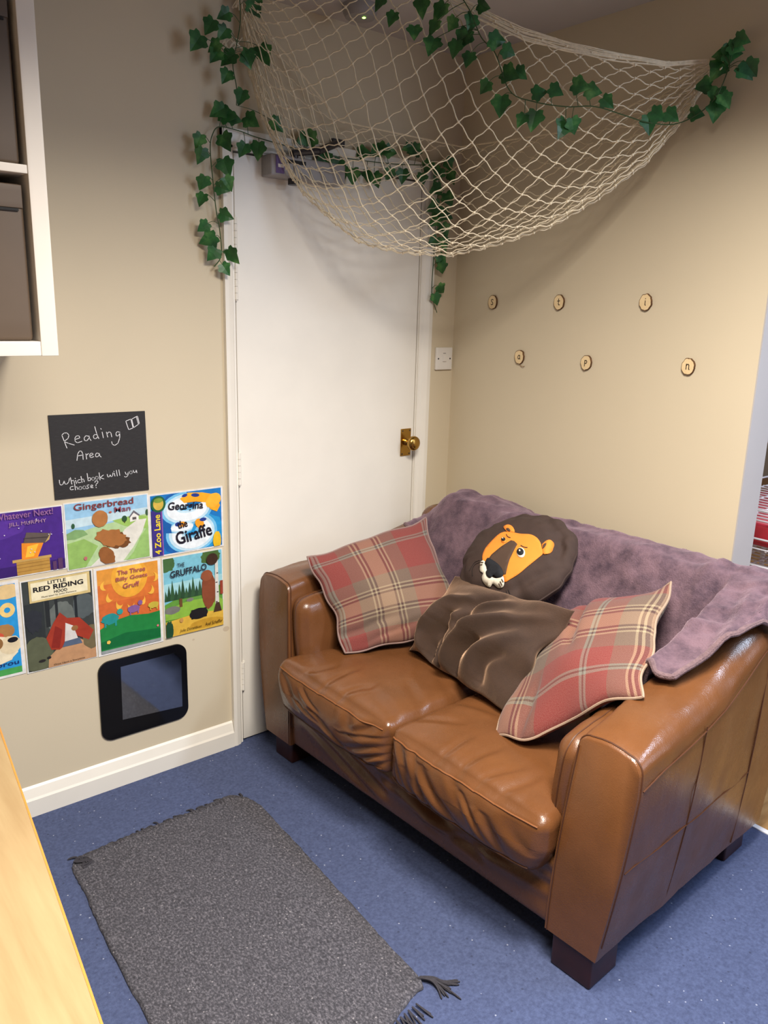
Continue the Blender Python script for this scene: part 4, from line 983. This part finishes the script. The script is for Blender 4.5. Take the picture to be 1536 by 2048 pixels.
for k in range(9):
    a = random.uniform(0, 2*pi); q.tube(catmull([(-1.672, -.312, .011), (-1.655+.012*cos(a), -.318+.012*sin(a), .015), (-1.640+.014*cos(a*2), -.335+.010*sin(a), .013), (-1.66, -.345+.01*cos(a), .010)], 5), .0018, 5)
q.build('corner_tassel', M['rug_yarn'], rug)

# ------------------------------------------------------------------ pale wooden table in the foreground
tbx = thing('table', (-2.4, -1.5, 0), 'pale beech table top with orange edge banding at the left front', 'table')
ZT = .72
def edge_x(y): return -1.927+(-2.010+1.927)*((y+.80)/(-1.56+.80))
E0, E1 = -.50, -2.05
q = MB(); q.prism([(-2.95, E0), (edge_x(E0), E0), (edge_x(E1), E1), (-2.95, E1)], .025, lambda u, v, d: (u, v, ZT-.025+d)); q.build('tabletop', M['beech'], tbx, smooth=False)
q = MB(); q.prism([(edge_x(E0), E0), (edge_x(E0)+.003, E0), (edge_x(E1)+.003, E1), (edge_x(E1), E1)], .026, lambda u, v, d: (u, v, ZT-.0255+d)); q.build('edge_banding', M['band'], tbx, smooth=False)
for x in (-2.90, edge_x(E0)-.12):
    for y in (E0-.06, E1+.06):
        q = MB(); q.tube([(x-.02, y, 0), (x-.02, y, ZT-.025)], .018, 12); q.build('leg', M['closer'], tbx)

# ------------------------------------------------------------------ net hammock in the corner
NL = (-.945, -.03, 2.40); NRT = (-.02, -1.03, 2.22)
KA = [(0, NL), (.35, (-.65, -.44, 2.415)), (.48, (-.541, -.547, 2.36)), (.62, (-.427, -.67, 2.284)), (.78, (-.289, -.82, 2.231)), (.9, (-.13, -.93, 2.21)), (1, NRT)]
KB = [(0, NL), (.06, (-.93, -.03, 2.24)), (.13, (-.895, -.06, 2.09)), (.2, (-.84, -.085, 1.975)), (.26, (-.795, -.12, 1.895)), (.33, (-.73, -.185, 1.813)), (.4, (-.665, -.257, 1.741)), (.47, (-.58, -.35, 1.714)), (.55, (-.475, -.463, 1.705)), (.63, (-.373, -.573, 1.74)), (.71, (-.275, -.68, 1.79)), (.79, (-.182, -.78, 1.87)), (.87, (-.095, -.878, 1.972)), (.93, (-.045, -.945, 2.08)), (.975, (-.03, -1.0, 2.17)), (1, NRT)]
KC = [(0, NL), (.25, (-.6, -.05, 2.12)), (.5, (-.12, -.12, 2.1)), (.75, (-.05, -.6, 2.1)), (1, NRT)]
def kn(K_, s):
    for (a, p), (b, r) in zip(K_, K_[1:]):
        if s <= b: return Vector(p).lerp(Vector(r), (s-a)/(b-a))
    return Vector(K_[-1][1])
def net(s, t):
    A, B, C = kn(KA, s), kn(KB, s), kn(KC, s); Q = 2*B-(A+C)/2
    p = A*(1-t)**2+2*Q*t*(1-t)+C*t*t
    return Vector((min(-.012, p.x), min(-.012, p.y), min(H-.006, p.z)))
NS, NTT = 19, 38
def node(i2, j):
    """i2 counts half columns"""
    s = i2/(2*NS); tau = j/NTT; t = .5*(2*tau)**1.45 if tau < .5 else 1-.5*(2-2*tau)**1.25
    s2 = max(0, min(1, s+.006*nz(i2*1.7, j*1.3, 2)*sin(pi*s))); t2 = max(0, min(1, t+.010*nz(i2*1.1, j*1.9, 7)*sin(pi*t)))
    return net(s2, t2)
hm = thing('hanging_net', (-.45, -.5, 1.70), 'cream knotted cord net slung across the room corner above the door', 'net')
q = MB()
for j in range(NTT):
    for i2 in range(2*NS+1):
        if (i2+j) % 2: continue
        a = node(i2, j)
        for d in (-1, 1):
            k = i2+d
            if k < 0 or k > 2*NS: continue
            b = node(k, j+1); mid = (a+b)/2; L_ = (a-b).length
            bow = Vector((nz(i2*2.3, j*1.7, d), nz(i2*1.3, j*2.7, d+5), nz(i2, j, d)))*L_*.10
            up_ = Vector((0, 0, 1))*L_*.055*d
            q.tube([a, a.lerp(b, .3)+bow*.8+up_, a.lerp(b, .7)+bow*.8-up_, b], .0017, 4, cap=False)
        # knot
        if 0 < i2 < 2*NS and j > 0:
            q.lathe([(.0012, -.0042), (.0036, -.0018), (.0036, .0018), (.0012, .0042)], a, (nz(i2, j), nz(j, i2, 3), .4), 5)
q.build('netting', M['cotton'], hm, angle=180, fix=False)
q = MB()
for sft in range(8):
    q.tube([net(k/60, 0)+Vector((.004*nz(k*.3, sft*3.1), .004*nz(k*.3, sft*2.7, 4), -.004*sft*sin(pi*k/60)+.006*nz(k*.2, sft*1.9, 9))) for k in range(61)], .0021, 5)
q.tube([net(k/60, 1) for k in range(61)], .0026, 5)
q.build('border_cord', M['cotton'], hm)
q = MB()
for c0, e in ((NL, (-.945, -.004, 2.405)), (NRT, (-.003, -1.032, 2.222))):
    q.tube([c0, e], .004, 8)
    for k in range(7): q.tube(catmull([Vector(c0), Vector(c0)+Vector((random.uniform(-.02, .0), random.uniform(-.02, .0), -.012)), Vector(c0)+Vector((random.uniform(-.035, 0), random.uniform(-.02, .0), -.035))], 3), .0016, 4)
    q.build('tie_cord', M['cotton'], hm); q = MB()
for k in range(12):
    x0 = -.965+random.uniform(-.02, .02); q.tube(catmull([(x0+.03, -.03, 2.26+random.uniform(-.03, .04)), (x0-.01, -.03, 2.262+random.uniform(-.03, .03)), (x0-.035, -.028, 2.255+random.uniform(-.03, .03))], 3), .0015, 4)
q.build('tie_cord', M['cotton'], hm)

# ------------------------------------------------------------------ ivy garlands
LEAF = [(0, -.02), (.16, -.13), (.36, -.12), (.37, .06), (.56, .20), (.50, .36), (.36, .46), (.22, .70), (0, 1.0), (-.22, .70), (-.36, .46), (-.50, .36), (-.56, .20), (-.37, .06), (-.36, -.12), (-.16, -.13)]
def leaf(q, p, size, face, roll, curl):
    """five-lobed creased leaf hanging at p, facing the direction given"""
    f = Vector(face).normalized(); u = Vector((0, 0, 1)).cross(f)
    u = u.normalized() if u.length > .1 else Vector((1, 0, 0))
    v = f.cross(u); c, s = cos(roll), sin(roll); u, v = u*c+v*s, v*c-u*s
    def P_(x, y): 
        y -= .4; h = (.20*abs(x)-.16*y*y-.10*x*x)*curl
        return Vector(p)+u*(x*size)-v*(y*size)+f*(h*size)
    vs = [P_(x, y) for x, y in LEAF]; spine = [P_(0, .12), P_(0, .36), P_(0, .62)]
    n = len(LEAF); vs += spine; a, b, c_ = n, n+1, n+2
    fs = [(0, 1, a), (1, 2, a), (2, 3, a), (3, b, a), (3, 4, b), (4, 5, b), (5, 6, b), (6, c_, b), (6, 7, c_), (7, 8, c_), (8, 9, c_), (9, 10, c_), (10, b, c_), (10, 11, b), (11, 12, b), (12, 13, b), (13, a, b), (13, 14, a), (14, 15, a), (15, 0, a)]
    q.add(vs, fs)
    return P_(0, -.02)
def garland(label, stems, leaves, face, size, seed):
    random.seed(seed); g = thing('ivy_garland', stems[0][0], label, 'ivy garland', 'artificial ivy garlands')
    fq = MB(); sq = MB(); allp = []
    for st in stems:
        pts = catmull(st, 7); allp += pts; sq.tube(pts, .0016, 5)
    for p in leaves:
        p = Vector(p); b = min(allp, key=lambda z: (z-p).length)
        dirv = p-b
        fc_ = Vector(face)+Vector((random.uniform(-.5, .5), random.uniform(-.5, .5), random.uniform(-.3, .35)))
        # the tip points away from the stem or down
        f = fc_.normalized(); u = Vector((0, 0, 1)).cross(f).normalized()
        ang = math.atan2(dirv.dot(u), -dirv.z) if dirv.length > .012 else 0
        roll = ang*.45+random.uniform(-.45, .45)
        base = leaf(fq, p, size*random.uniform(.82, 1.18), fc_, roll, random.uniform(.6, 1.5))
        if (base-b).length < .12: sq.tube(catmull([b, (b+base)/2+Vector((0, 0, .006)), base], 4), .0010, 4)
    sq.build('vine_stem', M['stem'], g)
    o = fq.build('foliage', M['ivy'], g, smooth=False, fix=False)
    so = o.modifiers.new('leaf', 'SOLIDIFY'); so.thickness = .0009
D1=[[-1.026, -0.035, 2.083], [-0.995, -0.035, 2.077], [-0.972, -0.035, 2.07], [-0.916, -0.035, 2.074], [-1.091, -0.035, 1.995], [-1.086, -0.035, 1.956], [-1.003, -0.035, 2.004], [-0.947, -0.035, 1.99], [-0.893, -0.035, 1.995], [-1.004, -0.035, 1.934], [-1.082, -0.035, 1.882], [-1.019, -0.035, 1.872], [-0.999, -0.035, 1.888], [-1.086, -0.035, 1.835], [-1.008, -0.035, 1.796], [-1.083, -0.035, 1.759], [-1.068, -0.035, 1.724], [-1.054, -0.035, 1.683], [-0.987, -0.035, 1.682], [-1.013, -0.035, 1.641], [-0.708, -0.035, 2.054], [-0.734, -0.035, 2.048], [-0.643, -0.035, 1.996], [-0.596, -0.035, 1.987], [-0.576, -0.035, 1.969], [-0.532, -0.035, 1.965], [-0.47, -0.035, 1.972], [-0.433, -0.035, 1.964], [-0.488, -0.035, 2.043], [-0.439, -0.035, 2.05], [-0.405, -0.035, 2.063], [-0.375, -0.035, 2.061], [-0.296, -0.035, 2.084], [-0.265, -0.035, 2.079], [-0.377, -0.035, 1.989], [-0.315, -0.035, 1.99], [-0.223, -0.035, 1.991], [-0.197, -0.035, 2.033], [-0.149, -0.035, 2.016], [-0.098, -0.035, 2.055], [-0.081, -0.035, 2.014], [-0.156, -0.035, 1.962], [-0.162, -0.035, 1.902], [-0.159, -0.035, 1.855], [-0.16, -0.035, 1.784], [-0.09, -0.035, 1.936], [-0.102, -0.035, 1.88], [-0.104, -0.035, 1.829], [-0.106, -0.035, 1.78], [-0.112, -0.035, 1.721], [-0.11, -0.035, 1.693], [-0.111, -0.035, 1.616], [-0.134, -0.035, 1.579]]
S1=[[-1.047, -0.028, 1.647], [-1.023, -0.028, 1.68], [-1.025, -0.028, 1.747], [-1.036, -0.028, 1.808], [-1.046, -0.028, 1.905], [-1.051, -0.028, 1.98], [-1.043, -0.028, 2.018], [-1.02, -0.028, 2.043], [-0.956, -0.028, 2.042], [-0.889, -0.028, 2.032], [-0.748, -0.028, 2.021], [-0.556, -0.028, 2.017], [-0.346, -0.028, 2.025], [-0.163, -0.028, 2.041], [-0.137, -0.028, 2.012], [-0.144, -0.028, 1.877], [-0.146, -0.028, 1.74], [-0.148, -0.028, 1.6], [-0.119, -0.028, 1.529]]
D2=[[-1.014, -0.06, 2.332], [-1.06, -0.06, 2.293], [-1.019, -0.06, 2.284], [-1.102, -0.06, 2.245], [-1.046, -0.06, 2.244], [-1.045, -0.06, 2.221], [-1.002, -0.06, 2.222], [-0.913, -0.06, 2.372], [-1.012, -0.06, 2.174], [-0.964, -0.06, 2.128], [-0.934, -0.06, 2.24], [-0.941, -0.06, 2.229], [-0.885, -0.06, 2.255], [-0.842, -0.06, 2.07]]
S2=[[-0.963, -0.055, 2.412], [-0.959, -0.055, 2.333], [-0.973, -0.055, 2.264], [-0.986, -0.055, 2.211], [-0.975, -0.055, 2.151], [-0.976, -0.055, 2.104]]
D3=[[-0.521, -0.599, 2.337], [-0.542, -0.575, 2.298], [-0.58, -0.542, 2.294], [-0.555, -0.563, 2.257], [-0.572, -0.55, 2.233], [-0.55, -0.582, 2.205], [-0.497, -0.632, 2.252], [-0.471, -0.653, 2.225], [-0.467, -0.661, 2.168], [-0.443, -0.678, 2.171], [-0.512, -0.613, 2.137], [-0.477, -0.643, 2.091], [-0.406, -0.717, 2.122], [-0.375, -0.749, 2.127], [-0.329, -0.795, 2.14], [-0.303, -0.819, 2.127], [-0.435, -0.685, 2.054], [-0.411, -0.709, 2.054], [-0.348, -0.761, 2.035], [-0.328, -0.78, 2.043], [-0.264, -0.841, 2.102], [-0.155, -0.905, 2.054], [-0.143, -0.921, 2.077], [-0.104, -0.941, 2.078], [-0.713, -0.392, 2.355], [-0.691, -0.418, 2.311], [-0.65, -0.466, 2.276], [-0.634, -0.478, 2.339], [-0.6, -0.512, 2.326], [-0.61, -0.502, 2.288], [-0.619, -0.506, 2.24], [-0.555, -0.563, 2.258]]
D4=[[-0.05, -1.093, 2.248], [-0.05, -1.078, 2.232], [-0.05, -1.068, 2.219], [-0.05, -1.044, 2.221], [-0.05, -1.032, 2.186], [-0.05, -0.996, 2.154], [-0.05, -1.126, 2.173], [-0.05, -1.113, 2.166], [-0.05, -1.066, 2.106], [-0.05, -1.04, 2.082], [-0.05, -1.041, 2.118], [-0.05, -0.984, 2.085]]
S3=[[-0.57, -0.55, 2.372], [-0.548, -0.579, 2.321], [-0.525, -0.601, 2.26], [-0.492, -0.626, 2.221], [-0.463, -0.661, 2.127], [-0.417, -0.706, 2.101], [-0.349, -0.767, 2.089], [-0.292, -0.821, 2.09], [-0.215, -0.871, 2.071], [-0.164, -0.904, 2.058], [-0.092, -0.943, 2.058], [-0.06, -0.996, 2.082], [-0.06, -1.046, 2.12], [-0.06, -1.072, 2.186]]
garland('green artificial ivy garland framing the white door top and sides', [S1], D1, (-.45, -1, -.1), .047, 5)
garland('green artificial ivy cluster hanging at the upper left end of the net', [S2], D2, (-.5, -1, -.1), .050, 6)
garland('green artificial ivy garland trailing across the net to the right wall hook', [S3], D3+D4, (-.75, -.65, -.1), .047, 8)

# ------------------------------------------------------------------ things seen past the wall end
rk = thing('wire_rack', (.75, -1.05, 0), 'white wire shelving rack seen past the end of the right wall', 'wire rack')
X0, X1, Y0, Y1 = .45, 1.15, -1.45, -.80
for x in (X0, X1):
    for y in (Y0, Y1):
        q = MB(); q.tube([(x, y, 0), (x, y, .86)], .010, 10); q.build('post', M['wire'], rk)
for z in (.12, .36, .58, .67, .765, .865):
    q = MB()
    for k in range(17):
        x = X0+(X1-X0)*k/16; q.tube([(x, Y0, z), (x, Y1, z)], .003, 5)
    for k in range(7):
        y = Y0+(Y1-Y0)*k/6; q.tube([(X0, y, z-.004), (X1, y, z-.004)], .004, 5)
    for y in (Y0, Y1): q.tube([(X0, y, z+.035), (X1, y, z+.035)], .004, 5)
    for x in (X0, X1): q.tube([(x, Y0, z+.035), (x, Y1, z+.035)], .004, 5)
    q.build('wire_shelf', M['wire'], rk)
q = MB(); q.soft((X0+.02, Y0+.02, .769), (X1-.02, Y1-.015, .848), .012, (4, 4, 3)); tag(q.build('tray', M['redplastic']), 'red plastic tray under the top wires of the white rack', 'tray')
q = MB(); q.soft((X0+.06, Y0+.06, .125), (X1-.08, Y1-.06, .20), .01, (4, 4, 3)); tag(q.build('tray', M['navy']), 'navy blue tray on the bottom shelf of the white wire rack', 'tray')
sh_ = thing('pine_shelf', (1.9, -.4, 0), 'pine shelf unit far behind the white wire rack', 'shelf')
for x in (1.75, 2.3):
    for y in (-.75, -.05):
        q = MB(); q.box((x, y, 0), (x+.05, y+.05, 1.25), bev=.003); q.build('upright', M['pine'], sh_)
for z in (.3, .62, .94, 1.2):
    q = MB(); q.box((1.74, -.76, z), (2.36, .01, z+.03), bev=.003); q.build('shelf_board', M['pine'], sh_)
q = MB(); q.soft((1.82, -.68, .973), (2.2, -.42, 1.13), .006, (3, 3, 3)); tag(q.build('storage_box', M['greenbox']), 'green box standing on the pine shelf behind the rack', 'storage box')
bn = thing('display_board', (1.36, -.72, 1.10), 'navy blue cloth display board on a white stand behind the wall end', 'display board')
q = MB(); q.box((1.33, -1.0, 1.02), (1.345, -.30, 1.62)); q.build('cloth', M['bluecloth'], bn, smooth=False)
q = MB(); q.box((1.329, -1.0, 1.005), (1.346, -.30, 1.02)); q.build('hem', M['wire'], bn, smooth=False)
q = MB(); q.tube([(1.337, -1.03, 1.63), (1.337, -.27, 1.63)], .010, 8); q.tube([(1.337, -.29, 1.63), (1.337, -.29, 0)], .010, 8); q.tube([(1.337, -1.01, 1.63), (1.337, -1.01, 1.01)], .006, 8); q.build('stand_pole', M['wire'], bn)
